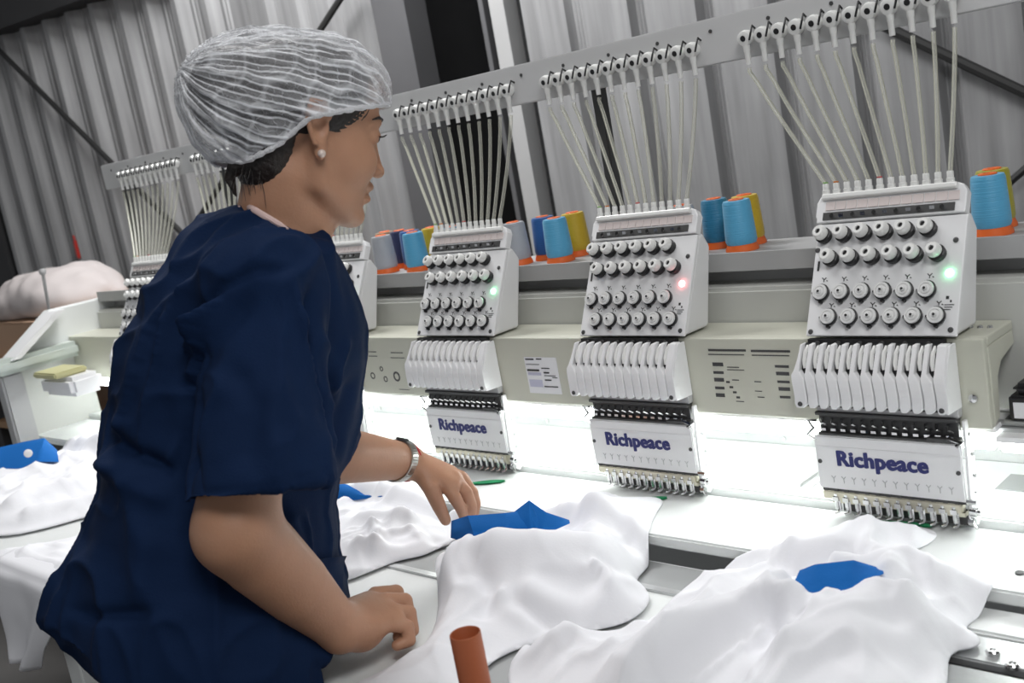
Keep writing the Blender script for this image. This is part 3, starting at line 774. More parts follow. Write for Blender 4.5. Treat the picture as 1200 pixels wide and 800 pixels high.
# ------------------------------------------------------------------ the person at the table
M_skin = mat('skin', (0.47, 0.25, 0.155), rough=.48, spec=.4, var=.10, vscale=30, bump=.06, bscale=260, sss=.12)
M_hair = mat('dark_hair', (0.018, 0.013, 0.011), rough=.45, bump=.35, bscale=160)
M_navyc = mat('navy_cotton', (0.0055, 0.0175, 0.056), rough=.85, spec=.12, bump=.10, bscale=420, var=.15, vscale=7)
M_trou = mat('dark_trousers', (0.008, 0.018, 0.05), rough=.85)
M_shoe = mat('black_shoe', (0.01, 0.01, 0.01), rough=.5)
M_pk = mat('pale_pink_cotton', (0.62, 0.45, 0.42), rough=.8)
M_pearl = mat('pearl', (0.75, 0.62, 0.55), rough=.15, spec=.8)
M_silver = mat('silver_link', (0.55, 0.55, 0.52), rough=.28, metal=1.0)
M_red = mat('red_cord', (0.45, 0.02, 0.03), rough=.7)
M_eye = mat('eye_white', (0.7, 0.68, 0.65), rough=.2); M_iris = mat('brown_iris', (0.03, 0.015, 0.008), rough=.15)
PZ = np.array([0, 0, 1.0])
def P(px, py, d): return atd(px, py, d)
TF = np.array([.616, .788, 0]); TL = np.array([-.788, .616, 0])
person = thing('person', 'woman in navy short-sleeved scrubs and white hairnet leaning over table towards a blue collar', 'person', (0, 0, 0))
base = P(215, 800, 1.42); base[2] = 0
person.location = base
def wp(o):
    o.location = tuple(-base); return o
# head frame
HF0 = np.array([.309, .951, 0]); HL = np.array([-.951, .309, 0]); ph = math.radians(20)
HF = HF0 * math.cos(ph) - PZ * math.sin(ph); HU = PZ * math.cos(ph) + HF0 * math.sin(ph)
HO = P(375, 154, 1.352) + .07 * HL
HS = .0099
def H(f, u, l=0): return HO + HS * (f * HF + u * HU + l * HL)
HA = np.stack([HF, HL, HU])
def hr(a, b, c): return np.array([a, b, c]) * HS
# --- joints
nsh = P(312, 338, 1.27); nel = P(276, 622, 1.215); nwr = P(399, 736, 1.345)
fsh = P(270, 345, 1.60); fel = P(362, 530, 1.47); fwr = P(474, 540, 1.655)
nb = P(326, 278, 1.435)
pel = P(222, 800, 1.42)
allp = [nsh, nel, nwr, fsh, fel, fwr, nb, P(235, 740, 1.42), H(-12, 14), H(13, -11), P(560, 600, 1.75), P(490, 770, 1.36), P(490, 690, 1.47)]
lo = np.min(allp, 0) - .07; hi = np.max(allp, 0) + .07
B = Field(lo, hi, .0029)
k_ = .012
# torso core (inside the tunic) and neck
B.tube([P(250, 670, 1.42), P(262, 600, 1.43), P(282, 450, 1.436), P(295, 340, 1.436)], [.10, .095, .10, .08], [.12, .12, .13, .13], TF, k=.02)
B.tube([nsh, P(312, 300, 1.43), fsh], [.035, .045, .035], k=.03)
B.tube([nb - HU * .02, H(-1.4, -5.5), H(-1.0, 0)], [.060, .0545, .050], [.056, .0525, .05], TF, k=.02)
B.tube([H(3.2, -8.2), H(1.5, -13)], [.032, .034], k=.02)
# head
B.ell(H(0.2, 4.0), hr(9.4, 7.3, 8.2), HA, k=.015)
B.ell(H(3.8, -1.6), hr(5.7, 6.1, 8.3), HA, k=.012)
B.ell(H(4.3, -6.3), hr(4.5, 4.6, 4.2), HA, k=.015)
for s in (-1, 1):
    B.ell(H(6.0, -2.4, s * 3.7), hr(3.1, 2.4, 3.0), HA, k=.014)
    B.tube([H(0.6, -1.5, s * 5.6), H(1.4, -6.2, s * 5.0), H(6.6, -9.0, s * 1.8)], [.015, .015, .013], k=.014)
    B.tube([H(9.0, 2.9, s * .8), H(8.5, 3.2, s * 3.0), H(7.0, 2.5, s * 4.6)], [.006, .008, .005], k=.010)
B.ell(H(7.9, -9.2), hr(1.75, 2.0, 1.6), HA, k=.012)
for s in (-1, 1): B.ell(H(9.6, 1.4, s * 3.1), hr(.8, 1.5, 1.0), HA, k=.008, mode='cut')
B.tube([H(9.1, 1.9), H(9.9, -.6), H(10.7, -2.6)], [.006, .007, .0080], k=.010)
B.ell(H(10.7, -2.8), hr(.95, 1.0, .85), HA, k=.005)
for s in (-1, 1):
    B.ell(H(9.9, -3.1, s * 1.3), hr(.95, .65, .65), HA, k=.005)
    B.ell(H(10.3, -3.85, s * .6), hr(.5, .35, .35), HA, k=.003, mode='cut')
B.ell(H(9.35, -5.1), hr(.85, 2.3, .75), HA, k=.007)
B.ell(H(9.25, -6.75), hr(.8, 2.0, .65), HA, k=.007)
B.tube([H(9.1, -5.9, 2.5), H(10.25, -5.9), H(9.1, -5.9, -2.5)], [.0016, .0016, .0016], k=.002, mode='cut')
for s in (-1, 1):   # eyelids
    B.ell(H(8.05, 1.35, s * 3.1), hr(1.32, 1.5, 1.22), HA, k=.004)
    B.tube([H(8.9, 1.2, s * 1.9), H(9.42, 1.15, s * 3.0), H(8.75, 1.2, s * 4.3)], [.0012, .0022, .0012], k=.002, mode='cut')
for s in (-1, 1):   # ears
    B.tube([H(.1, -2.3, s * 7.2), H(-.4, 0, s * 7.7), H(-1.0, 2.6, s * 7.8)], [.008, .014, .014], [.0055, .006, .005], HF, k=.006)
    B.tube([H(.7, -1.9, s * 7.7), H(-.9, -1.7, s * 8.3), H(-2.3, 1.0, s * 8.7), H(-2.0, 3.4, s * 8.5), H(-.4, 3.6, s * 8.2), H(.8, 1.8, s * 7.8)], [.0034, .0034, .0036, .0036, .0036, .0034], k=.003)
    B.ell(H(-.4, .3, s * 8.4), hr(1.0, .75, 1.5), HA, k=.002, mode='cut')
    B.ell(H(.2, -2.7, s * 7.7), hr(.75, .5, .95), HA, k=.003)
# arms
def mid(a, b, t): return a * (1 - t) + b * t
B.tube([nsh, mid(nsh, nel, .5), mid(nsh, nel, .85), nel], [.050, .0485, .046, .0445], k=.01)
B.tube([nel, mid(nel, nwr, .22), mid(nel, nwr, .55), mid(nel, nwr, .85), nwr], [.0445, .047, .042, .033, .0295], [.0445, .044, .038, .029, .0255], PZ, k=.02)
B.tube([fsh, mid(fsh, fel, .5), fel], [.048, .045, .039], k=.01)
B.tube([fel, mid(fel, fwr, .3), mid(fel, fwr, .8), fwr], [.039, .040, .031, .0275], [.039, .038, .03, .0265], PZ, k=.01)
# near hand: fist on the table
mcp = [P(440, 697, 1.432), P(451, 704, 1.412), P(458, 716, 1.392), P(460, 731, 1.374)]
pip = [P(464, 694, 1.450), P(474, 704, 1.430), P(479, 718, 1.408), P(477, 734, 1.386)]
dip = [P(472, 716, 1.445), P(480, 726, 1.424), P(483, 738, 1.402), P(480, 750, 1.382)]
tip = [P(456, 726, 1.432), P(464, 735, 1.412), P(467, 746, 1.392), P(465, 756, 1.376)]
lat = mcp[0] - mcp[3]; lat /= np.linalg.norm(lat)
B.tube([nwr, P(424, 724, 1.375), P(448, 713, 1.402)], [.0285, .038, .040], [.0265, .021, .0155], lat, k=.014)
B.ell(P(424, 744, 1.37), (.024, .024, .020), k=.015)
for i in range(4):
    r = [.0100, .0102, .0096, .0086][i]
    B.tube([mid(mcp[i], P(424, 726, 1.375), .35), mcp[i], pip[i]], [r * .9, r * 1.12, r * 1.02], k=.004)
    B.tube([pip[i], dip[i], tip[i]], [r * 1.02, r * .95, r * .82], k=.002)
B.tube([P(418, 716, 1.40), P(438, 722, 1.445), P(458, 726, 1.462), P(474, 728, 1.455)], [.017, .0125, .011, .009], k=.005)
# far hand: fingers pinching the collar
fm = [P(521, 565, 1.650), P(532, 560, 1.668), P(540, 559, 1.688), P(543, 560, 1.706)]
fp = [P(533, 583, 1.645), P(546, 577, 1.664), P(553, 577, 1.684), P(552, 577, 1.702)]
fd = [P(540, 595, 1.653), P(552, 592, 1.668), P(557, 590, 1.684), P(556, 590, 1.700)]
ft = [P(543, 604, 1.664), P(552, 603, 1.676), P(556, 601, 1.688), P(555, 600, 1.698)]
lat = fm[0] - fm[3]; lat /= np.linalg.norm(lat)
B.tube([fwr, P(502, 550, 1.665), P(530, 560, 1.678)], [.0265, .036, .038], [.0235, .0185, .0145], lat, k=.012)
for i in range(4):
    r = [.0098, .0100, .0096, .0085][i]
    B.tube([mid(fm[i], P(502, 551, 1.665), .35), fm[i], fp[i]], [r * .9, r * 1.1, r], k=.004)
    B.tube([fp[i], fd[i], ft[i]], [r, r * .92, r * .78], k=.002)
B.tube([P(494, 552, 1.650), P(505, 572, 1.634), P(514, 592, 1.640), P(522, 609, 1.660)], [.016, .0125, .0108, .0085], k=.006)
V, F = B.mesh(); V = laplace(V, F, 2, .4)
body = wp(mesh_np('body', V, F, M_skin, person)); del B
# finger nails
def nail(t, d_, up, r=.0052):
    ax = (t - d_); ax /= np.linalg.norm(ax); up = up - ax * (up @ ax); up /= np.linalg.norm(up); sd = np.cross(ax, up)
    b = MB(); vs = []
    for u in np.linspace(-1, 1, 7):
        for v in np.linspace(-1, 1, 7):
            rr = math.sqrt(max(0, 1 - (abs(u) ** 3)))
            vs.append(t + ax * (u * .0058 + .001) + sd * (v * r * (.75 + .25 * rr)) + up * (.0068 - .0022 * v * v - .0012 * u * u))
    n = len(vs); vs += [q - up * .0009 for q in vs]; F = [(i * 7 + j, i * 7 + j + 1, i * 7 + j + 8, i * 7 + j + 7) for i in range(6) for j in range(6)]
    F += [tuple(q + n for q in reversed(f)) for f in F]
    b.add(vs, F); wp(b.build('fingernail', M_nail, person, smooth=True))
M_nail = mat('nail', (.42, .24, .19), rough=.3)
cv = CC - P(530, 590, 1.66); cv /= np.linalg.norm(cv)
for i in range(4): nail(ft[i], fd[i], (fp[i] - P(502, 551, 1.665)) * 2 + cv * .0, .0048)
nail(P(522, 609, 1.660), P(514, 592, 1.640), cv + np.array([0, 0, .3]), .0055)
# eyes and lashes
for s in (-1, 1):
    b = MB(); b.lathe(H(8.05 - 1.16, 1.15, s * 3.1), HF, [(HS * 2.32 * t, HS * 1.16 * math.sqrt(max(1e-4, 1 - (2 * t - 1) ** 2))) for t in np.linspace(0, 1, 14)], 16); e = wp(b.build('eye', M_eye, person, smooth=True))
    b = MB(); b.lathe(H(8.05 + 1.07, 1.12, s * 3.1), HF, [(0, .0052), (.0012, .0042), (.0016, .001)], 14); b.build('iris', M_iris, e, smooth=True)
    b = MB()
    for q in np.linspace(-1, 1, 13):
        a = H(9.3 - abs(q) ** 2 * .55, 1.45 - q * q * .15, s * (3.1 + q * 1.15)); b.tube([a, a + HS * (HF * .55 + HU * .05 + HL * s * q * .3), a + HS * (HF * .85 + HU * .35 + HL * s * q * .45)], [.0006, .0005, .0002], 4)
    wp(b.build('eyelashes', M_hair, person))
    b = MB(); b.tube([H(9.55, 3.3, s * 1.3), H(9.45, 3.75, s * 2.7), H(8.5, 3.7, s * 4.2), H(7.3, 3.1, s * 5.0)], [.0018, .0024, .002, .0008], 6); wp(b.build('eyebrow', M_hair, person, smooth=True))
# ear studs
for s in (-1, 1):
    c = H(.2, -2.8, s * 8.25); b = MB(); b.lathe(c - HL * s * .005, HL * s, [(.01 * t, .0052 * math.sqrt(max(1e-4, 1 - (2 * t - 1) ** 2))) for t in np.linspace(0, 1, 12)], 14); wp(b.build('pearl_stud', M_pearl, person, smooth=True))
# hair
lo = np.min([H(-21, -10, -12), H(13, 17, 12), H(-21, 17, 12), H(13, -10, -12), H(-20, 0, 12), H(-20, 0, -12)], 0); hi = np.max([H(-21, -10, -12), H(13, 17, 12), H(-21, 17, 12), H(13, -10, -12), H(-21, 17, -12)], 0)
R = Field(lo, hi, .0030)
R.ell(H(-.2, 4.1), hr(9.65, 7.5, 8.4), HA, k=.01)
R.ell(H(-4.6, -3.2), hr(3.9, 5.6, 5.2), HA, k=.02)
R.ell(H(-9.5, 3.6), hr(5.6, 5.8, 5.8), HA, k=.02)
R.tube([H(-8.2, -4.5, -1), H(-9.0, -7.2, -.8), H(-7.8, -9.2, -1.0)], [.010, .006, .002], k=.008)
def hairkeep(X, Y, Z):
    p = np.stack([X - HO[0], Y - HO[1], Z - HO[2]], -1) / HS; f = p @ HF; u = p @ HU
    front = f - (5.2 + .42 * np.clip(u, -2, 12) - np.clip(3 - u, 0, 9) * .8)
    low = np.where(f > -2.4, -1.0 - u, -12 - u) * 1.0
    return np.maximum(front, np.where(f > -2.4, -.6 - u, -9.5 - u)) * HS
R.op(hairkeep, R.lo, hi, 0, 'sect')
V, F = R.mesh(); V = laplace(V, F, 3, .5)
pl = (V - HO) / HS; an = np.arctan2(pl @ HL, pl @ HU - 2); N_ = vnormals(V, F)
V = V + N_ * (.0005 * np.sin(an * 80 + 4 * vnoise(V, 60, 3)))[:, None]
hair = wp(mesh_np('hair', V, F, M_hair, person)); del R
b = MB()
rng = random.Random(3)
for i in range(32):   # loose strands at nape and temple
    if i < 32:
        a = H(-5.5 - rng.random() * 3.2, -4 - rng.random() * 3, -1 - rng.random() * 3.5); c = a + HS * (HF * (rng.random() * 2 - .8) - HU * (1.5 + 2.4 * rng.random()) - HL * .3)
    else:
        a = H(4.2 + rng.random() * 1.8, 2.2 - rng.random() * 2, -6.4); c = a + HS * (HF * rng.random() * .8 - HU * (1.0 + 1.2 * rng.random()) + HL * .1)
    b.tube([a, (a + c) / 2 + HS * .3 * np.array([rng.random() - .5, rng.random() - .5, 0]), c], [.0006, .0005, .0002], 4)
wp(b.build('loose_strands', M_hair, person))
# hairnet
def net_mat():
    m = bpy.data.materials.new('hairnet_gauze'); m.use_nodes = True; nt = m.node_tree; N = nt.nodes; L = nt.links; p = N['Principled BSDF']
    p.inputs['Base Color'].default_value = (.80, .81, .84, 1); p.inputs['Roughness'].default_value = .75
    at = N.new('ShaderNodeAttribute'); at.attribute_name = 'fiber'
    tc = N.new('ShaderNodeTexCoord'); vo = N.new('ShaderNodeTexVoronoi'); vo.feature = 'DISTANCE_TO_EDGE'; vo.inputs['Scale'].default_value = 52; vo.inputs['Randomness'].default_value = 1
    ns = N.new('ShaderNodeTexNoise'); ns.inputs['Scale'].default_value = 30; L.new(tc.outputs['Object'], ns.inputs['Vector'])
    ad = N.new('ShaderNodeVectorMath'); ad.operation = 'MULTIPLY_ADD'; ad.inputs[1].default_value = (.03, .03, .03); L.new(ns.outputs['Color'], ad.inputs[0]); L.new(tc.outputs['Object'], ad.inputs[2]); L.new(ad.outputs[0], vo.inputs['Vector'])
    mr = N.new('ShaderNodeMapRange'); mr.inputs[1].default_value = 0.0; mr.inputs[2].default_value = .06; mr.inputs[3].default_value = .13; mr.inputs[4].default_value = 0.0; L.new(vo.outputs['Distance'], mr.inputs[0])
    s = N.new('ShaderNodeMath'); s.operation = 'ADD'; s.use_clamp = True; 
    a2 = N.new('ShaderNodeAttribute'); a2.attribute_name = 'pleat'
    nn = N.new('ShaderNodeTexNoise'); nn.inputs['Scale'].default_value = 55; nn.inputs['Detail'].default_value = 3; L.new(tc.outputs['Object'], nn.inputs['Vector'])
    m1 = N.new('ShaderNodeMath'); m1.operation = 'MULTIPLY_ADD'; m1.inputs[1].default_value = 3.0; L.new(nn.outputs['Fac'], m1.inputs[0]); L.new(a2.outputs['Fac'], m1.inputs[2])
    m2 = N.new('ShaderNodeMath'); m2.operation = 'SINE'; L.new(m1.outputs[0], m2.inputs[0])
    m3 = N.new('ShaderNodeMapRange'); m3.inputs[1].default_value = .45; m3.inputs[2].default_value = 1.0; m3.inputs[3].default_value = 0.0; m3.inputs[4].default_value = .62; L.new(m2.outputs[0], m3.inputs[0])
    s0 = N.new('ShaderNodeMath'); s0.operation = 'ADD'; L.new(mr.outputs[0], s0.inputs[0]); L.new(m3.outputs[0], s0.inputs[1])
    L.new(at.outputs['Fac'], s.inputs[0]); L.new(s0.outputs[0], s.inputs[1])
    L.new(s.outputs[0], p.inputs['Alpha']); return m
R = Field(lo, hi, .0024)
R.ell(H(-1.6, 5.0), hr(11.5, 8.8, 8.1), HA, k=.03)
R.ell(H(-1.2, 2.2), hr(5.5, 9.3, 4.2), HA, k=.02)
R.ell(H(-8.6, 3.0), hr(8.0, 7.4, 7.0), HA, k=.04)
R.ell(H(3.2, 6.4), hr(6.7, 7.6, 6.3), HA, k=.03)
R.ell(H(-7, -.5), hr(6.0, 6.6, 5.6), HA, k=.03)
V, F = R.mesh(); V = laplace(V, F, 3, .5); N_ = vnormals(V, F); del R
pl = (V - HO) / HS; f = pl @ HF; u = pl @ HU; l = pl @ HL
uc = 4 - .08 * (f - 2); an = np.arctan2(l, u - uc); rad = np.hypot(l, u - uc)
wob = vnoise(V, 24, 5) * .55 + vnoise(V, 60, 9) * .28 + vnoise(V, 11, 15) * .5
s1 = np.sin(an * 46 + wob * 3.2 + f * .15); s2 = np.sin(an * 17 + wob * 2.5 - f * .35 + 1); s3 = np.sin(f * 1.5 + np.cos(an * 3) * 2 + wob * 5)
V2 = V + N_ * (.0016 * s1 + .0024 * s2 + .0010 * s3 + .003 * vnoise(V, 14, 21))[:, None]
line = np.interp(f, [-20, -14, -8.2, -4.8, -1.9, 10, 12], [-4.0, -4.9, -5.2, -2.5, 1.35, 5.8, 6.3])
edge = np.clip(1 - (u - line) / 1.6, 0, 1)
fib = .17 + .10 * np.clip(s1, 0, 1) ** 3 + .30 * np.clip(s2, 0, 1) ** 6 + .22 * np.clip(s3, 0, 1) ** 12 + .35 * edge + .25 * np.clip((f - 6) / 4, 0, 1) * (u > 7) + .18 * np.clip(vnoise(V, 30, 2), 0, 1)
fib = np.clip(fib, 0, 1)
keep = u > line; idx = np.full(len(V), -1); idx[keep] = np.arange(keep.sum()); Fk = F[keep[F].all(1)]; Fk = idx[Fk]
net = wp(mesh_np('hairnet', V2[keep], Fk, net_mat(), person))
at_ = net.data.attributes.new('fiber', 'FLOAT', 'POINT'); at_.data.foreach_set('value', fib[keep].astype(np.float32))
at_ = net.data.attributes.new('pleat', 'FLOAT', 'POINT'); at_.data.foreach_set('value', (an * 62 + wob * 4 - f * .5)[keep].astype(np.float32))
net['label'] = 'crinkled white gauze hairnet'
# elastic rim
bmask = (np.abs(u - line) < .35); bv = V[bmask]; ba = np.arctan2(l[bmask], f[bmask] + 1.5); o_ = np.argsort(ba); bv = bv[o_]; ba = ba[o_]
ring = []
for a in np.linspace(-math.pi, math.pi, 120, endpoint=False):
    w_ = np.exp(-((np.angle(np.exp(1j * (ba - a)))) / .05) ** 2)
    if w_.sum() > .5:
        p = (bv * w_[:, None]).sum(0) / w_.sum(); ring.append(p + .0022 * math.sin(a * 60) * HU)
ring.append(ring[0])
b = MB(); b.tube(ring, [.0034 + .0009 * math.sin(i * 2.1) for i in range(len(ring))], 8, cap=False); rim = b.build('elastic_rim', mat('white_elastic', (.66, .66, .68), rough=.8, bump=.4, bscale=300), net, smooth=True)

# --- tunic
pts = [(314, 305, .076), (302, 345, .112), (293, 395, .134), (285, 450, .151), (279, 500, .152), (265, 540, .153), (262, 585, .150), (257, 630, .159), (248, 690, .172), (242, 735, .181), (240, 790, .184)]
tp = [P(a, b_, 1.436 - .016 * i / 10) for i, (a, b_, c) in enumerate(pts)]
ta = [c for _, _, c in pts]; tb = [.15, .178, .185, .188, .185, .184, .186, .192, .20, .205, .205]
hem0, hem1 = P(66, 737, 1.42), P(190, 840, 1.42)
ext = [P(60, 740, 1.40), P(60, 740, 1.47), P(430, 440, 1.45), nsh, P(220, 580, 1.12), P(390, 590, 1.12), fsh, P(340, 820, 1.42), P(285, 225, 1.43), P(400, 500, 1.65), P(230, 820, 1.42), P(190, 800, 1.6)]
lo2 = np.min(ext, 0) - .09; hi2 = np.max(ext, 0) + .09
T = Field(lo2, hi2, .0038)
T.tube(tp, ta, tb, TF, k=.03)
T.tube([nsh + np.array([0, 0, .01]), P(318, 314, 1.37), P(322, 301, 1.435), P(300, 308, 1.51), fsh + np.array([0, 0, .01])], [.056, .050, .050, .050, .056], k=.04)
T.ell(P(278, 322, 1.44), (.06, .06, .06), k=.05)
T.ell(P(360, 380, 1.40), (.07, .07, .09), k=.06)
T.tube([P(112, 700, 1.42), P(96, 732, 1.42)], [.028, .020], [.11, .12], TF, k=.07)
n_ = np.cross(hem1 - hem0, P(200, 770, 1.55) - P(200, 770, 1.35)); n_ = n_ if n_[2] < 0 else -n_
T.plane(hem0, n_)
S_ = Field(lo2, hi2, .0038)
sp = [P(314, 338, 1.272), P(309, 400, 1.256), P(307, 470, 1.235), P(305, 540, 1.215), P(303, 640, 1.190)]
S_.tube(sp, [.068, .076, .079, .081, .083], [.060, .063, .064, .066, .068], TF, k=0)
h0p, h1p = P(226, 586, 1.21), P(389, 561, 1.21)
n2 = np.cross(h1p - h0p, P(305, 570, 1.3) - P(305, 575, 1.1)); n2 = n2 if n2[2] < 0 else -n2
S_.plane(h0p, n2)
Q = Field(lo2, hi2, .0038)
fe = mid(fsh, fel, .62); Q.tube([fsh, mid(fsh, fel, .4), mid(fsh, fel, .9)], [.064, .068, .07], k=0)
Q.plane(fe, fel - fsh)
for o_ in (S_, Q):
    hh = np.clip(.5 + .5 * (T.g - o_.g) / .03, 0, 1); T.g = T.g * (1 - hh) + o_.g * hh - .03 * hh * (1 - hh)
# reopen the sleeve mouth and the neck
T.tube([P(304, 556, 1.211), P(304, 575, 1.207), P(303, 650, 1.188)], [.060, .0725, .077], [.048, .0565, .060], TF, k=0, mode='cut')
T.tube([nb - HU * .03 + HF0 * .012, nb + HU * .05 + HF0 * .005, H(-1.2, -5)], [.052, .064, .075], [.054, .060, .07], TF, k=.006, mode='cut')
c0, c1, c2 = P(284, 236, 1.46), P(330, 264, 1.36), P(392, 276, 1.43); nn_ = np.cross(c1 - c0, c2 - c0); nn_ /= np.linalg.norm(nn_); nn_ = nn_ if nn_[2] > 0 else -nn_
def neckcut(X, Y, Z):
    pl_ = -((X - c0[0]) * nn_[0] + (Y - c0[1]) * nn_[1] + (Z - c0[2]) * nn_[2])
    return np.maximum(pl_, np.sqrt((X - nb[0]) ** 2 + (Y - nb[1]) ** 2 + (Z - nb[2]) ** 2) - .125)
T.op(neckcut, nb - .14, nb + .14, .006, 'cut')
T.tube([P(400, 268, 1.43), P(378, 292, 1.43)], [.05, .02], [.04, .012], k=.006, mode='cut')
T.op(lambda X, Y, Z: np.maximum(-(Y + .618), Z - .80), (-3, -.7, 0), (3, 0, .82), .006, 'cut')
V, F = T.mesh(); V = laplace(V, F, 4, .5); N_ = vnormals(V, F); del T, S_, Q
# wrinkles: soft random folds plus the folds seen on back, shoulder and sleeve
q = (V - CC) @ RC.T; sx = 600 + FPX * q[:, 0] / q[:, 2]; sy = 400 + FPX * q[:, 1] / q[:, 2]
vis = np.clip(-(np.einsum('ij,ij->i', N_, V - CC)) / np.linalg.norm(V - CC, axis=1) * 3, 0, 1) * (q[:, 2] < 1.5)
wpn = V + .03 * np.stack([vnoise(V, 7, 41), vnoise(V, 7, 42), vnoise(V, 7, 43)], 1)
def rdg(sc, fr, sd, pw): return (1 - np.abs(vnoise(wpn * np.array(sc), fr, sd))) ** pw
disp = .006 * vnoise(V * np.array([1.3, 1.3, .45]), 9, 4) + .011 * (rdg((1.2, 1.2, .42), 10, 8, 5) - .25) + .0065 * (rdg((1.1, 1.1, .6), 19, 14, 5) - .25) + .0010 * vnoise(V, 45, 6)
def fold(poly, wd, amp, sharp=0.0):
    global disp
    poly = np.array(poly, float); best = np.full(len(V), 1e9); side = np.zeros(len(V)); tt = np.zeros(len(V)); n = len(poly) - 1
    for i in range(n):
        A, D = poly[i], poly[i + 1] - poly[i]; t = np.clip(((sx - A[0]) * D[0] + (sy - A[1]) * D[1]) / (D @ D), 0, 1)
        ex, ey = sx - A[0] - t * D[0], sy - A[1] - t * D[1]; dd = np.hypot(ex, ey); m = dd < best
        best = np.where(m, dd, best); side = np.where(m, np.sign(D[0] * ey - D[1] * ex), side); tt = np.where(m, (i + t) / n, tt)
    w_ = np.exp(-(best / wd) ** 2) * np.minimum(1, np.minimum(tt, 1 - tt) * 5 + .15)
    if sharp: w_ = w_ * (1 + sharp * side) * .5 * 2
    disp = disp + 1.35 * amp * w_ * vis
fold([(345, 325), (362, 390), (376, 440), (386, 480), (389, 560)], 9, .009, .5)
fold([(372, 330), (368, 400), (384, 470), (392, 540)], 10, -.016)
fold([(213, 405), (236, 360), (262, 335), (300, 318), (345, 315)], 6, -.006)
fold([(262, 345), (240, 380), (222, 425), (216, 450)], 8, .010, .6)
fold([(245, 365), (222, 395), (210, 410)], 7, .008, -.5)
fold([(232, 395), (216, 450), (214, 460)], 9, -.012)
fold([(300, 345), (250, 400), (228, 450)], 12, -.006)
fold([(192, 360), (168, 420), (150, 490), (140, 520)], 12, .006, .4)
fold([(230, 320), (196, 372), (180, 430)], 12, .005, -.4)
fold([(222, 450), (215, 520), (222, 600)], 10, -.010)
fold([(128, 505), (150, 528), (205, 556)], 10, -.012)
fold([(115, 532), (150, 560), (200, 590)], 12, .008)
fold([(414, 395), (398, 430), (388, 468)], 5, .007)
fold([(420, 440), (402, 490), (396, 540)], 9, -.007)
fold([(75, 712), (120, 722), (185, 716)], 8, -.007)
fold([(160, 570), (175, 640), (165, 710)], 14, .006)
fold([(340, 600), (352, 640), (345, 700)], 9, .005)
fold([(270, 420), (300, 480), (290, 560)], 16, -.004)
fold([(330, 420), (318, 500), (330, 565)], 12, .004)
fold([(228, 577), (300, 574), (388, 552)], 3.5, -.0022)
V = V + N_ * disp[:, None]; V = laplace(V, F, 5, .5)
tunic = wp(mesh_np('scrub_tunic', V, F, M_navyc, person))
# pale collar line of the undershirt at the nape
from mathutils.bvhtree import BVHTree
bt = BVHTree.FromPolygons([tuple(v) for v in V], [tuple(f) for f in F]); tub = []
for (px, py) in [(280, 238), (288, 241), (298, 246), (308, 252), (318, 258), (328, 264), (337, 268)]:
    h = bt.ray_cast(Vector(CC), Vector(ray(px, py)).normalized())[0]
    for dy in range(0, 40, 2):
        if h is not None and (np.array(h) - CC) @ RC[2] < 1.5: break
        h = bt.ray_cast(Vector(CC), Vector(ray(px, py + dy)).normalized())[0]
    if h is not None: tub.append(np.array(h) + (CC - np.array(h)) * .001)
pg = {}
for i in range(9):
    for j in range(9):
        u_, v_ = i / 8, j / 8; px = (348 + 52 * u_) * (1 - v_) + (352 + 44 * u_) * v_; py = (657 - 5 * u_) * (1 - v_) + (718 - 4 * u_) * v_
        hh_ = bt.ray_cast(Vector(CC), Vector(ray(px, py)).normalized())
        if hh_[0] is not None: n3 = np.array(hh_[1]); n3 = n3 if n3 @ (CC - np.array(hh_[0])) > 0 else -n3; pg[i, j] = (np.array(hh_[0]), n3)
if len(pg) == 81:
    VV = [pg[i, j][0] + pg[i, j][1] * (.0045 + .004 * (j == 0)) for i in range(9) for j in range(9)] + [pg[i, j][0] + pg[i, j][1] * .0005 for i in range(9) for j in range(9)]
    FF = [(i * 9 + j, i * 9 + j + 1, i * 9 + j + 10, i * 9 + j + 9) for i in range(8) for j in range(8)]; FF += [tuple(q + 81 for q in reversed(f_)) for f_ in FF]
    rim_ = [i * 9 for i in range(9)] + [72 + j for j in range(1, 9)] + [i * 9 + 8 for i in range(7, -1, -1)] + [j for j in range(7, 0, -1)]
    FF += [(rim_[(i + 1) % 32], rim_[i], rim_[i] + 81, rim_[(i + 1) % 32] + 81) for i in range(32)]
    bp_ = MB(); bp_.add(VV, FF); wp(bp_.build('pocket', M_navyc, person, smooth=True))
b = MB(); b.tube(tub, [.0015] + [.0042] * (len(tub) - 2) + [.0015], 8); wp(b.build('undershirt_edge', M_pk, person, smooth=True))
# watch and cord on the far wrist
fx = fwr - fel; fx /= np.linalg.norm(fx); up_ = PZ - fx * (PZ @ fx); up_ /= np.linalg.norm(up_); sd_ = np.cross(fx, up_)
def ringmesh(c, r1, r2, rr, n=40, tilt=0.0, w=None):
    b = MB(); pp = [c + (up_ * r1 * math.cos(a) + sd_ * r2 * math.sin(a)) + fx * (tilt * math.cos(a)) for a in np.linspace(0, 2 * math.pi, n, endpoint=False)]; pp.append(pp[0]); return pp
c = mid(fel, fwr, .93)
b = MB(); pp = ringmesh(c, .0312, .0302, 0, 44, .004)
for i in range(44):
    a, d_ = pp[i], pp[i + 1]; o_ = (a - c); o_ = o_ / np.linalg.norm(o_); e = (d_ - a) * .42; m_ = (a + d_) / 2
    V8 = [m_ + sx_ * e + sy_ * fx * .0065 + sz * o_ * .0016 for sx_ in (-1, 1) for sy_ in (-1, 1) for sz in (-1, 1)]
    b.add(V8, [(0, 1, 3, 2), (4, 6, 7, 5), (0, 4, 5, 1), (2, 3, 7, 6), (0, 2, 6, 4), (1, 5, 7, 3)])
for s in (-1, 1): b.tube([q_ + fx * .0062 * s for q_ in pp], .0015, 6, cap=False)
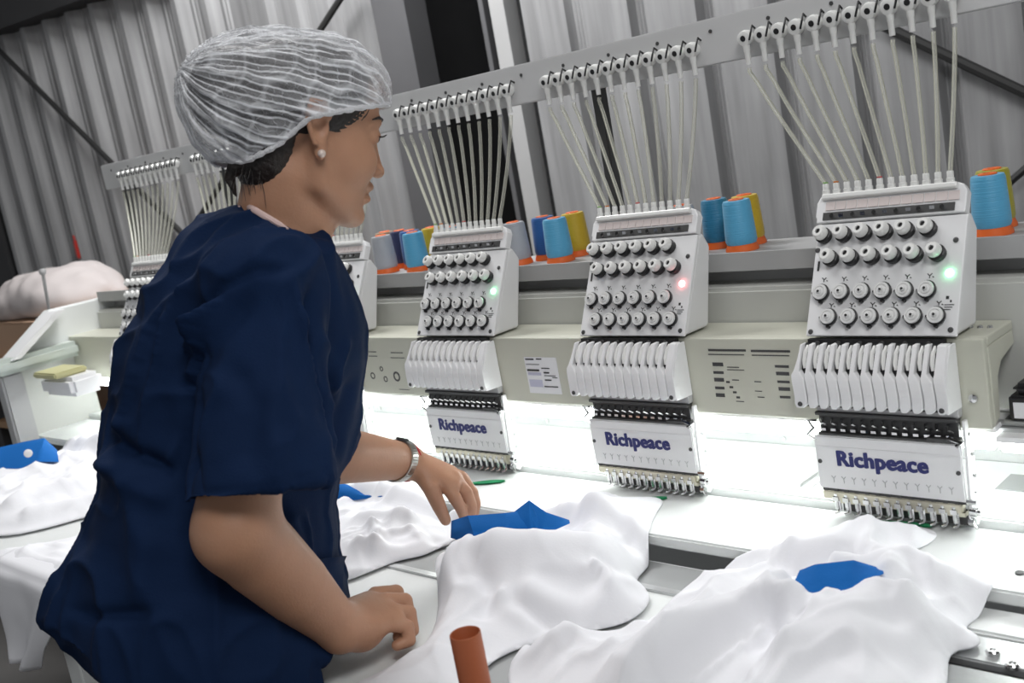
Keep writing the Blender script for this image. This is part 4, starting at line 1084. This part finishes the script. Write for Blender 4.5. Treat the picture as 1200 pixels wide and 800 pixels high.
wt = wp(b.build('wristwatch', M_silver, person)); wt['label'] = 'silver link watch band'
b = MB(); o_ = up_ * .033 + sd_ * .006; b.lathe(c + o_ * .94, o_, [(0, .010), (.002, .010), (.003, .008)], 20); b.build('watch_face', mat('watch_glass', (.05, .05, .05), rough=.1), wt, smooth=True)
b = MB(); b.tube(ringmesh(mid(fel, fwr, 1.01), .0292, .0285, 0, 40, -.003), .0022, 6, cap=False); cb = wp(b.build('bracelet', M_red, person, smooth=True)); cb['label'] = 'thin red cord bracelet'
# trousers and shoes
lo3 = np.array([pel[0] - .35, pel[1] - .3, .02]); hi3 = np.array([pel[0] + .35, pel[1] + .3, 1.0])
R = Field(lo3, hi3, .008)
pc = pel + np.array([0, -.03, .03]) + TF * .045
R.tube([pc + PZ * .03, pc - PZ * .07], [.105, .115], [.155, .165], TF, k=.03)
feet = []
for s in (-1, 1):
    hip = pc - PZ * .06 + TL * s * .085; kn = np.array([hip[0], hip[1] + .0, .47]) + TL * s * .01 + TF * -.01; an_ = np.array([hip[0], hip[1] - .03, .07]) + TL * s * .02
    R.tube([hip, kn, an_], [.092, .07, .062], k=.03); feet.append(an_)
R.op(lambda X, Y, Z: -(Y + .602), (-3, -.7, 0), (3, 0, 2), .01, 'cut')
V, F = R.mesh(); V = laplace(V, F, 3); N_ = vnormals(V, F); V = V + N_ * (.006 * vnoise(V, 14, 31))[:, None]
wp(mesh_np('trousers', V, F, M_trou, person)); del R
for a in feet:
    R = Field(a - .25, a + .3, .006)
    R.tube([np.array([a[0], a[1], .042]) - TF * .05, np.array([a[0], a[1], .04]) + TF * .05, np.array([a[0], a[1], .03]) + TF * .15], [.04, .038, .028], [.038, .045, .045], PZ, k=.01)
    R.tube([np.array([a[0], a[1], .05]), np.array([a[0], a[1], .09])], [.045, .045], k=.02)
    R.plane((0, 0, .002), (0, 0, -1)); V, F = R.mesh(); wp(mesh_np('shoe', laplace(V, F, 1), F, M_shoe, person)); del R
# ------------------------------------------------------------------ garments on the table
M_shirt = mat('white_poplin', (0.86, 0.86, 0.89), rough=.9, spec=.1, bump=.03, bscale=300)
M_blue = mat('royal_blue_cotton', (0.010, 0.125, 0.42), rough=.8, spec=.15, bump=.06, bscale=350)
M_green = mat('green_stitching', (0.02, 0.30, 0.12), rough=.7, bump=.3, bscale=600)
def sdpoly(X, Y, poly):
    d2 = np.full(X.shape, 1e9); ins = np.zeros(X.shape, bool); n = len(poly); GX_ = np.zeros(X.shape); GY_ = np.zeros(X.shape)
    for i in range(n):
        a, b_ = poly[i], poly[(i + 1) % n]; e = b_ - a
        t = np.clip(((X - a[0]) * e[0] + (Y - a[1]) * e[1]) / (e @ e + 1e-12), 0, 1); cx, cy = a[0] + t * e[0], a[1] + t * e[1]
        dd = (X - cx) ** 2 + (Y - cy) ** 2; m = dd < d2; d2 = np.where(m, dd, d2); GX_ = np.where(m, cx, GX_); GY_ = np.where(m, cy, GY_)
        c = ((a[1] <= Y) != (b_[1] <= Y)); xi = a[0] + (Y - a[1]) / (e[1] if abs(e[1]) > 1e-12 else 1e-12) * e[0]; ins ^= c & (X < xi)
    return np.where(ins, 1, -1) * np.sqrt(d2), GX_, GY_
def chaikin(p, it=2):
    for _ in range(it):
        q = np.roll(p, -1, 0); p = np.stack([.75 * p + .25 * q, .25 * p + .75 * q], 1).reshape(-1, p.shape[1])
    return p
def pline(X, Y, pts):
    best = np.full(X.shape, 1e9); tt = np.zeros(X.shape); side = np.zeros(X.shape); n = len(pts) - 1
    for i in range(n):
        a, e = pts[i], pts[i + 1] - pts[i]; t = np.clip(((X - a[0]) * e[0] + (Y - a[1]) * e[1]) / (e @ e + 1e-12), 0, 1)
        ex, ey = X - a[0] - t * e[0], Y - a[1] - t * e[1]; d = np.hypot(ex, ey); m = d < best
        best = np.where(m, d, best); tt = np.where(m, (i + t) / n, tt); side = np.where(m, np.sign(e[0] * ey - e[1] * ex), side)
    return best, tt, side
def bedz(X, Y):
    s = np.clip((Y + .175) / .035, 0, 1); b_ = np.clip((X - .045) / .035, 0, 1); b0 = .7665 + .0125 * b_ * b_ * (3 - 2 * b_); return b0 + (.801 - b0) * s * s * (3 - 2 * s)
def tent(d, w): return np.exp(-(d / w) ** 2)
HF_ = {}
def cloth(name, poly, bulk, edge, ridges, parent, nz=.006, seed=0, res=.0038, m=None, lift=.0, rnd=2, stretch=(1, 1), lip=.005, key=None, crk=16, cdir=0.0):
    pw = np.array([atz(px, py, z)[:2] for px, py, z in poly]); pw = chaikin(pw, rnd)
    lo_, hi_ = pw.min(0) - res * 2, pw.max(0) + res * 2
    xs = np.arange(lo_[0], hi_[0], res); ys = np.arange(lo_[1], hi_[1], res); X, Y = np.meshgrid(xs, ys, indexing='ij')
    d, cx, cy = sdpoly(X, Y, pw)
    rg = np.random.RandomState(seed + 100); creases = []
    for _ in range(crk):
        c0 = np.array([rg.uniform(lo_[0], hi_[0]), rg.uniform(lo_[1], hi_[1])]); a_ = math.pi / 2 + cdir + rg.normal() * .42; L_ = rg.uniform(.05, .16); cv_ = rg.normal() * .35
        pp = [c0]
        for q in range(6): a_ += cv_ / 6 + rg.normal() * .06; pp.append(pp[-1] + L_ / 6 * np.array([math.cos(a_), math.sin(a_)]))
        creases.append((np.array(pp), rg.uniform(.006, .013), rg.uniform(.003, .0085) * (1 if rg.rand() > .35 else -.7)))
    def hgt(X, Y, d):
        dd = np.maximum(d, 0); ef = 1 - np.exp(-(dd / .022))
        h = lip * np.clip(dd / .002 + .35, 0, 1) + bulk * (1 - np.exp(-(dd / edge) ** 1.3))
        for pts, wd, amp, *rest in ridges:
            w_ = np.array([atz(a, b_, c)[:2] for a, b_, c in pts]); bd, tt, sd = pline(X, Y, w_)
            fade = np.minimum(1, np.minimum(tt, 1 - tt) * 6 + .25)
            asym = rest[0] if rest else 0
            wdt = wd * (1 - asym * sd)
            h = h + amp * np.exp(-(bd / wdt) ** 2) * fade * ef
        Pn = np.stack([X * stretch[0], Y * stretch[1], np.zeros_like(X) + seed], -1)
        wp_ = Pn + .05 * np.stack([vnoise(Pn, 6, seed), vnoise(Pn, 6, seed + 1), np.zeros_like(X)], -1)
        r1 = 1 - np.abs(vnoise(wp_, 8, seed + 2)); r2 = 1 - np.abs(vnoise(wp_, 17, seed + 3))
        h = h + ef * nz * (2.0 * (r1 ** 4 - .3) + 1.2 * (r2 ** 5 - .25)) + ef * nz * .5 * vnoise(wp_, 30, seed + 5)
        for w_, wd, amp in creases:
            bd, tt, sd = pline(X, Y, w_); h = h + amp * np.exp(-(bd / (wd * (1 + .45 * sd))) ** 1.5) * np.clip(np.minimum(tt, 1 - tt) * 3.2, 0, 1) * ef
        zz = bedz(X, Y) + lift + np.maximum(h, .0025)
        return np.where(Y > -.09, np.minimum(zz, .8032 + 1.3 * np.maximum(0, -.030 - Y)), zz)
    keep = d > 0; cellk = keep[:-1, :-1] | keep[1:, :-1] | keep[:-1, 1:] | keep[1:, 1:]
    used = np.zeros_like(keep); used[:-1, :-1] |= cellk; used[1:, :-1] |= cellk; used[:-1, 1:] |= cellk; used[1:, 1:] |= cellk
    out = used & ~keep; X = np.where(out, cx, X); Y = np.where(out, cy, Y); dcl = np.where(out, 0, d)
    Zt = hgt(X, Y, dcl); idx = np.full(X.shape, -1); idx[used] = np.arange(used.sum()); n = used.sum()
    Vt = np.stack([X[used], Y[used], Zt[used]], 1); Vb = np.stack([X[used], Y[used], bedz(X, Y)[used] + .0008], 1)
    Vb[:, 2] = np.minimum(Vb[:, 2] + lift, Vt[:, 2] - .002)
    ii = np.argwhere(cellk); Q = np.stack([idx[ii[:, 0], ii[:, 1]], idx[ii[:, 0] + 1, ii[:, 1]], idx[ii[:, 0] + 1, ii[:, 1] + 1], idx[ii[:, 0], ii[:, 1] + 1]], 1)
    ed = np.concatenate([Q[:, [0, 1]], Q[:, [1, 2]], Q[:, [2, 3]], Q[:, [3, 0]]]); s_ = set(map(tuple, ed.tolist())); bd = np.array([e for e in s_ if (e[1], e[0]) not in s_])
    sk = np.stack([bd[:, 1], bd[:, 0], bd[:, 0] + n, bd[:, 1] + n], 1)
    o = mesh_np(name, np.concatenate([Vt, Vb]), np.concatenate([Q, Q[:, ::-1] + n, sk]), m or M_shirt, parent)
    if key: HF_[key] = (pw, hgt)
    return o
def zat(key, p):
    pw, hgt = HF_[key]; X = np.array([[p[0]]]); Y = np.array([[p[1]]]); d, _, _ = sdpoly(X, Y, pw); return float(hgt(X, Y, d)[0, 0])
def hit(key, px, py):
    for z in np.arange(.96, .76, -.001):
        p = atz(px, py, z)
        pw, hgt = HF_[key]; X = np.array([[p[0]]]); Y = np.array([[p[1]]]); d, _, _ = sdpoly(X, Y, pw)
        if d[0, 0] > 0 and float(hgt(X, Y, d)[0, 0]) >= z: return z
    return None
def dep(px, py, z): return float(RC[2] @ (atz(px, py, z) - CC))
def strip(name, low, up, m, parent, z, back=.012, thick=.004, bulge=.004, n=24, rows=6, key=None):
    """a standing cloth band between a lower and an upper edge"""
    def samp(pl, t):
        pl = np.array(pl, float); x = t * (len(pl) - 1); i = min(int(x), len(pl) - 2); return pl[i] + (pl[i + 1] - pl[i]) * (x - i)
    if key:
        zs = [hit(key, q[0], q[1]) for q in low]; zs = [q for q in zs if q]; zm = sorted(zs)[len(zs) // 2] if zs else z
        low = [(q[0], q[1], (lambda h: h if h and abs(h - zm) < .02 else zm)(hit(key, q[0], q[1]))) for q in low]
    V = []
    for i in range(n + 1):
        t = i / n; a = samp(low, t); b_ = samp(up, t); d0 = dep(a[0], a[1], a[2] if len(a) > 2 else z)
        A = atd(a[0], a[1], d0); Bp = atd(b_[0], b_[1], d0 + back); nn = CC - A; nn /= np.linalg.norm(nn)
        for j in range(rows + 1):
            s = j / rows; V.append(A * (1 - s) + Bp * s + nn * bulge * math.sin(math.pi * s) + nn * .0012 * vnoise(np.array([t * 1.0, s, 0]), 6, 3))
    nV = len(V); cen = np.mean(V, 0); off = (cen - CC); off /= np.linalg.norm(off); V2 = [v + off * thick for v in V]
    F = []; r = rows + 1
    for i in range(n):
        for j in range(rows):
            q = (i * r + j, (i + 1) * r + j, (i + 1) * r + j + 1, i * r + j + 1); F.append(q); F.append(tuple(x + nV for x in reversed(q)))
    bd = [i * r for i in range(n + 1)] + [n * r + j for j in range(1, r)] + [i * r + rows for i in range(n - 1, -1, -1)] + [j for j in range(rows - 1, 0, -1)]
    for i in range(len(bd)):
        a, c = bd[i], bd[(i + 1) % len(bd)]; F.append((c, a, a + nV, c + nV))
    b = MB(); b.add(V + V2, F); return b.build(name, m, parent, smooth=True)
def patch(px0, px1, py0, py1, parent, lab, key, z=.8025):
    a, c = atz(px0, py0, z), atz(px1, py1, z); d = c - a; L_ = np.linalg.norm(d[:2])
    b = MB(); V = []; F = []; n = 22
    for i in range(n + 1):
        t = i / n; w_ = .007 * math.sin(math.pi * min(1, max(0, t))) ** .6 + .001; p = a + d * t
        nrm = np.array([-d[1], d[0], 0]) / L_
        for s in (-1, -.3, .4, 1):
            q = p + nrm * w_ * s; q[2] = max(z, zat(key, q) if key else z) + .0006 + .0008 * (1 - s * s); V.append(q)
    for i in range(n):
        for j in range(3): F.append((i * 4 + j, i * 4 + j + 1, i * 4 + j + 5, i * 4 + j + 4))
    m_ = len(V); V = V + [v - np.array([0, 0, .002]) for v in V]; F += [tuple(x + m_ for x in reversed(f)) for f in F]
    b.add(V, F); o = b.build('embroidered_patch', M_green, parent, smooth=True); o['label'] = lab; return o
# --- shirt in the middle
sA = thing('shirt', 'white shirt with blue collar in the middle of the table, under the reaching hand', 'shirt', tuple(atz(630, 690, .764)), 'white shirts on the table')
def under(o, root): o.location = tuple(-np.array(root.location)); return o
A = [(505, 640, .79), (520, 625, .80), (560, 622, .80), (610, 606, .80), (650, 600, .80), (664, 590, .805), (686, 578, .805), (706, 575, .805), (726, 584, .80), (742, 590, .80), (782, 585, .80), (766, 606, .80), (760, 640, .79), (757, 660, .775), (742, 680, .77), (762, 694, .768), (760, 712, .766), (736, 732, .765), (690, 742, .765), (640, 752, .765), (598, 765, .765), (566, 785, .765), (540, 830, .765), (440, 850, .765), (404, 812, .765), (440, 796, .765), (494, 770, .765), (514, 730, .766), (512, 676, .775)]
rA = [([(520, 640, .83), (512, 690, .80), (480, 740, .78), (430, 790, .77)], .022, .020),
      ([(490, 646, .84), (525, 640, .84), (620, 632, .85), (700, 628, .84), (740, 622, .83)], .050, .056),
      ([(690, 590, .83), (700, 600, .84), (720, 615, .83)], .030, .020),
      ([(560, 690, .80), (520, 740, .78), (470, 790, .77)], .024, .018, .3),
      ([(520, 660, .82), (532, 690, .81), (512, 715, .80)], .010, .012),
      ([(545, 655, .82), (575, 690, .81), (560, 720, .80)], .014, -.010),
      ([(600, 700, .80), (680, 722, .785), (756, 700, .78)], .022, .024, -.3),
      ([(590, 712, .79), (630, 730, .78), (700, 740, .77)], .014, -.012),
      ([(636, 745, .77), (600, 720, .79), (580, 700, .80)], .012, .012),
      ([(690, 655, .83), (712, 676, .80), (722, 704, .79)], .010, .014),
      ([(700, 660, .82), (730, 668, .80), (752, 650, .80)], .012, -.012),
      ([(742, 600, .82), (752, 630, .81), (748, 660, .79)], .010, .012),
      ([(690, 615, .84), (735, 628, .82), (745, 655, .80)], .012, .008)]
under(cloth('shirt_body', A, .030, .05, rA, sA, nz=.0055, seed=11, stretch=(1.25, .5), crk=26, cdir=.15, key='A'), sA)
zc = .845
under(strip('collar', [(528, 630, .826), (560, 640, .83), (600, 636, .83), (626, 630, .83)], [(529, 610), (548, 604), (590, 601), (606, 599)], M_blue, sA, zc, back=.02, bulge=.010, thick=.008), sA)
under(strip('collar', [(604, 630, .832), (622, 630, .832), (634, 628, .832)], [(603, 599), (620, 586), (628, 600)], M_blue, sA, zc, back=.016, bulge=.006, thick=.006), sA)
under(strip('collar', [(622, 630, .832), (634, 628, .832), (668, 613, .832)], [(620, 586), (640, 600), (667, 609)], M_blue, sA, zc, back=.020, bulge=.002, thick=.004), sA)
under(patch(744, 782, 587, 583, sA, 'green embroidery under the needles', 'A'), sA)
# --- shirt at the right
sB = thing('shirt', 'white shirt at the lower right with blue neckband showing in its folds', 'shirt', tuple(atz(900, 740, .764)), 'white shirts on the table')
Bp = [(594, 770, .766), (650, 762, .766), (724, 756, .768), (752, 738, .77), (778, 706, .775), (806, 680, .775), (850, 664, .78), (890, 655, .79), (935, 640, .80), (965, 622, .805), (1000, 610, .806), (1040, 612, .806), (1080, 614, .806), (1102, 625, .803), (1085, 640, .802), (1062, 646, .802), (1095, 662, .80), (1140, 682, .79), (1172, 706, .78), (1150, 726, .775), (1128, 742, .775), (1150, 752, .775), (1148, 766, .772), (1112, 772, .772), (1112, 810, .77), (1100, 900, .77), (900, 900, .766), (700, 880, .766), (600, 840, .766)]
rB = [([(935, 655, .86), (900, 690, .84), (840, 735, .82), (770, 790, .80), (700, 830, .79)], .028, .040, .2),
      ([(960, 640, .85), (1000, 630, .86), (1040, 640, .85), (1048, 660, .85)], .026, .034),
      ([(905, 722, .83), (930, 706, .84), (985, 686, .86), (1040, 674, .86), (1080, 690, .85), (1105, 720, .83)], .030, .052),
      ([(925, 668, .80), (960, 676, .80), (1020, 668, .80)], .016, -.020),
      ([(870, 735, .81), (930, 730, .82), (1000, 715, .83)], .014, -.014),
      ([(880, 740, .80), (930, 742, .80), (960, 700, .82)], .012, .012),
      ([(900, 790, .80), (980, 775, .80), (1100, 760, .80)], .020, .018),
      ([(870, 770, .80), (960, 745, .80), (1090, 735, .80)], .018, -.010),
      ([(1108, 715, .83), (1110, 770, .80), (1108, 830, .78)], .012, .022),
      ([(610, 780, .78), (700, 765, .78), (760, 730, .79)], .018, .018),
      ([(850, 680, .80), (830, 710, .80), (780, 740, .79), (720, 790, .78)], .018, .014),
      ([(1060, 650, .83), (1090, 672, .82), (1150, 704, .80)], .014, .014),
      ([(1020, 610, .82), (1022, 640, .83), (1030, 655, .83)], .010, .012),
      ([(800, 690, .79), (770, 710, .79), (740, 760, .78)], .014, .012)]
under(cloth('shirt_body', Bp, .045, .06, rB, sB, nz=.006, seed=23, stretch=(1.25, .5), crk=34, cdir=.25, key='B'), sB)
under(strip('collar', [(918, 708, .838), (955, 702, .84), (990, 692, .842), (1036, 672, .842)], [(937, 668), (955, 661), (1000, 656), (1034, 666)], M_blue, sB, .855, back=.035, bulge=.003, thick=.004), sB)
under(patch(1012, 1092, 612, 616, sB, 'green embroidery under the needles', 'B'), sB)
# --- shirt between the body and the middle shirt
sC = thing('shirt', 'crumpled white shirt with blue collar between the woman and the middle shirt', 'shirt', tuple(atz(450, 620, .764)), 'white shirts on the table')
Cp = [(330, 640, .77), (340, 590, .80), (400, 572, .80), (440, 566, .80), (474, 560, .80), (492, 580, .80), (516, 594, .80), (540, 592, .80), (530, 612, .80), (508, 628, .79), (494, 646, .775), (465, 655, .77), (440, 668, .766), (400, 684, .766), (340, 690, .766)]
rC = [([(408, 620, .82), (450, 612, .83), (500, 605, .82)], .020, .022), ([(400, 655, .80), (460, 645, .80), (520, 628, .81)], .022, .024, .4),
      ([(415, 630, .80), (470, 626, .80), (520, 615, .80)], .010, -.010), ([(430, 590, .83), (440, 605, .83), (436, 620, .82)], .010, .014), ([(410, 590, .82), (450, 585, .83), (490, 590, .82)], .018, .018), ([(450, 615, .81), (480, 600, .82), (500, 615, .81)], .007, .010)]
under(cloth('shirt_body', Cp, .022, .04, rC, sC, nz=.006, seed=37, key='C'), sC)
under(strip('collar', [(388, 586, .835), (412, 586, .835), (432, 584, .835), (450, 582, .835)], [(385, 560), (408, 568), (426, 578), (449, 579)], M_blue, sC, .835, back=.02, bulge=.006, thick=.006, key='C'), sC)
under(patch(552, 592, 566, 563, sC, 'green embroidery under the needles', None, .8028), sC)
# --- white backing sheet lying in the hoop under the needles
# --- shirts at the left
sD = thing('shirt', 'white shirt spread at the left behind the woman with blue collar lying flat', 'shirt', tuple(atz(60, 560, .764)), 'white shirts on the table')
Dp = [(-60, 560, .80), (-20, 540, .80), (60, 522, .80), (130, 506, .80), (190, 500, .80), (260, 520, .80), (240, 570, .80), (180, 590, .79), (110, 598, .775), (60, 616, .77), (0, 630, .768), (-60, 622, .768)]
rD = [([(0, 592, .81), (40, 570, .82), (110, 560, .81)], .03, .022), ([(20, 600, .80), (60, 590, .80), (130, 575, .80)], .03, .02), ([(-10, 575, .80), (30, 560, .80), (70, 548, .80)], .02, -.012), ([(60, 535, .81), (110, 520, .81), (160, 520, .81)], .03, .015)]
under(cloth('shirt_body', Dp, .022, .06, rD, sD, nz=.006, seed=51, key='D', res=.009), sD)
under(strip('collar', [(-30, 552, .83), (0, 549, .83), (24, 549, .83), (45, 541, .83), (69, 541, .83)], [(-30, 530), (0, 524), (30, 517), (52, 513), (67, 527)], M_blue, sD, .83, back=.10, bulge=.010, thick=.006, key='D'), sD)
b = MB(); b.lathe(atd(33, 531, dep(33, 541, .83) + .02), CC - atd(33, 531, 2.8), [(0, .010), (.003, .010), (.004, .006)], 14); o = under(b.build('button', mat('white_button', (.75, .75, .75), rough=.3), sD, smooth=True), sD); o['label'] = 'white button on blue collar'
sE = thing('shirt', 'white shirt at the left whose crumpled end hangs over the table edge', 'shirt', tuple(atz(60, 690, .764)), 'white shirts on the table')
Ep = [(-20, 648, .768), (20, 642, .772), (80, 628, .774), (130, 616, .776), (190, 612, .776), (210, 660, .77), (150, 708, .768), (100, 694, .768), (60, 681, .768), (30, 669, .768), (0, 659, .768)]
rE = [([(10, 690, .79), (60, 665, .80), (110, 640, .80)], .025, .016), ([(60, 660, .79), (62, 680, .79), (70, 700, .78)], .012, .012), ([(30, 700, .78), (70, 690, .79), (120, 672, .79)], .014, .014)]
under(cloth('shirt_body', Ep, .012, .05, rE, sE, nz=.006, seed=63, res=.007), sE)
# the hanging end: folded cloth falling over the edge
def drape(rows, m, parent, name, n=40, thick=.004, amp=.010, fr=9):
    rows = [np.array([p for p in r], float) for r in rows]; V = []; N2 = n
    def samp(pl, t):
        x = t * (len(pl) - 1); i = min(int(x), len(pl) - 2); return pl[i] + (pl[i + 1] - pl[i]) * (x - i)
    R_ = len(rows); nv = 24
    for j in range(nv + 1):
        x = j / nv * (R_ - 1); k = min(int(x), R_ - 2); fct = x - k
        for i in range(n + 1):
            t = i / n; p = samp(rows[k], t) * (1 - fct) + samp(rows[k + 1], t) * fct; hg = max(0, j / nv - .3)
            p = p + np.array([0, -1, 0]) * amp * hg * (1 + math.sin(t * fr + 1.5 * j / nv)) + .010 * hg * np.array([0, -1, .3]) * (1 + vnoise(np.array([t * 1.2, j / nv, 3.3]), 5, 9))
            V.append(p)
    F = [(j * (n + 1) + i, j * (n + 1) + i + 1, (j + 1) * (n + 1) + i + 1, (j + 1) * (n + 1) + i) for j in range(nv) for i in range(n)]
    o = mesh_np(name, V, F, m, parent); s = o.modifiers.new('thick', 'SOLIDIFY'); s.thickness = thick; return o
def wr(y, z, *xs): return [(x, y, z) for x in xs]
under(drape([wr(-.57, .776, -1.50, -1.38, -1.24, -1.10), wr(-.605, .772, -1.50, -1.38, -1.24, -1.11), wr(-.620, .752, -1.49, -1.37, -1.26, -1.15), wr(-.624, .70, -1.475, -1.38, -1.30, -1.23), wr(-.624, .64, -1.465, -1.40, -1.35, -1.31), wr(-.622, .585, -1.455, -1.43, -1.40, -1.375)], M_shirt, sE, 'hanging_end', amp=.012), sE)

# ------------------------------------------------------------------ orange tube and the things at the left
tb = atz(545, 742, .90); tb_ = np.array([tb[0], tb[1], .7625])
ot = thing('plastic_tube', 'orange-brown hollow plastic tube standing upright at the front of the table', 'tube', tuple(tb_))
b = MB(); b.lathe((0, 0, 0), (0, 0, 1), [(0, .0145), (0, .0163), (.1375, .0163), (.1382, .0158), (.1382, .0150), (.1375, .0145), (0, .0145)], 32, cap=False)
b.build('tube_wall', mat('terracotta_plastic', (.42, .11, .04), rough=.45, var=.06), ot, smooth=True)
M_card = mat('cardboard', (.60, .40, .27), rough=.85, var=.1)
M_wood = mat('shelf_wood', (.40, .24, .13), rough=.7, var=.15)
rk = thing('storage_rack', 'dark storage rack with wooden shelves at the far left edge behind the machine end', 'rack', (-3.05, .45, 0))
for (x, y) in ((-3.42, .12), (-2.66, .12), (-3.42, .78), (-2.66, .78)):
    b = MB(); b.box(x - .02 + 3.05, x + .02 + 3.05, y - .02 - .45, y + .02 - .45, 0, .93); b.build('rack_post', M_dark, rk)
for z in (.1, .45, .715, .92):
    b = MB(); b.rbox(-.40, .40, -.36, .36, z - .025, z, .003); b.build('shelf', M_wood, rk)
cb_ = thing('cardboard_box', 'brown cardboard box on the rack at the far left, below the fabric bundle', 'box', (-3.05, .45, .9205))
b = MB(); b.rbox(-.34, .34, -.30, .30, 0, .135, .003); b.build('box_body', M_card, cb_)
b = MB(); b.box(-.342, -.005, -.302, .302, .135, .138); b.box(.0, .342, -.302, .302, .135, .138); b.build('box_flap', M_card, cb_)
lo4 = np.array([-3.5, .05, 1.02]); R = Field(lo4, np.array([-2.5, .75, 1.35]), .012)
for (px, py, y, rx, ry, rz) in [(52, 346, .32, .15, .16, .080), (82, 342, .34, .17, .17, .098), (100, 347, .34, .14, .15, .070), (44, 356, .30, .13, .13, .055)]:
    R.ell(aty(px, py, y), (rx, ry, rz), k=.08)
R.plane((0, 0, 1.0605), (0, 0, -1))
V, F = R.mesh(); V = laplace(V, F, 3); N_ = vnormals(V, F); up = np.clip((V[:, 2] - 1.065) / .02, 0, 1)
V = V + N_ * ((.016 * vnoise(V * np.array([.6, 1, 1.4]), 9, 2) + .008 * vnoise(V, 22, 5)) * up)[:, None]; V[:, 2] = np.maximum(V[:, 2], 1.0592); del R
bd = mesh_np('fabric_bundle', V, F, mat('pale_pink_grey_fabric', (.58, .53, .52), rough=.9, var=.08)); tag(bd, 'pale pinkish grey fabric bundle lying on the cardboard box at far left', 'fabric bundle')
a, c = aty(57, 366, .03), aty(50, 319, .03)
b = MB(); b.tube([a - np.array([0, 0, .03]), c], .005, 8); b.lathe(c, (0, 0, 1), [(-.006, .008), (.004, .011), (.01, .008)], 10); mpart(b, 'end_rod', M_tray, smooth=True)
p = wallpt(90, 292, .045); b = MB(); b.rbox(-.014, .014, -.006, .006, -.045, .045, .005); b.lathe((0, 0, .045), (0, 0, 1), [(0, .004), (.02, .004)], 8); o = b.build('red_tag', mat('red_plastic', (.55, .03, .02), rough=.4)); o.location = p; tag(o, 'small red tag hanging on the ribbed wall above the fabric bundle', 'tag')
# ------------------------------------------------------------------ light
w = bpy.data.worlds.new('hall_ambient'); w.use_nodes = True; SC.world = w
w.node_tree.nodes['Background'].inputs[0].default_value = (.93, .96, 1.0, 1); w.node_tree.nodes['Background'].inputs[1].default_value = .35
def area(name, loc, target, size, power, col=(1, 1, 1), sy=None):
    l = bpy.data.lights.new(name, 'AREA'); l.energy = power; l.size = size; l.color = col
    if sy: l.shape = 'RECTANGLE'; l.size_y = sy
    o = bpy.data.objects.new(name, l); COL.objects.link(o); o.location = loc
    o.rotation_euler = (Vector(target) - Vector(loc)).to_track_quat('-Z', 'Y').to_euler(); return o
area('hall_lamp', (-1.9, .55, 3.05), (-2.0, 1.3, 1.2), .9, 70)
area('bay_lamp', (1.2, -1.2, 3.1), (-.2, -.2, .9), 1.0, 43)
area('bay_lamp', (-.6, -.2, 3.1), (-.6, -.2, .9), 1.0, 14)
vs = SC.view_settings; vs.view_transform = 'Standard'; vs.look = 'None'; vs.exposure = 0.0; vs.gamma = 1.0; vs.use_curve_mapping = False
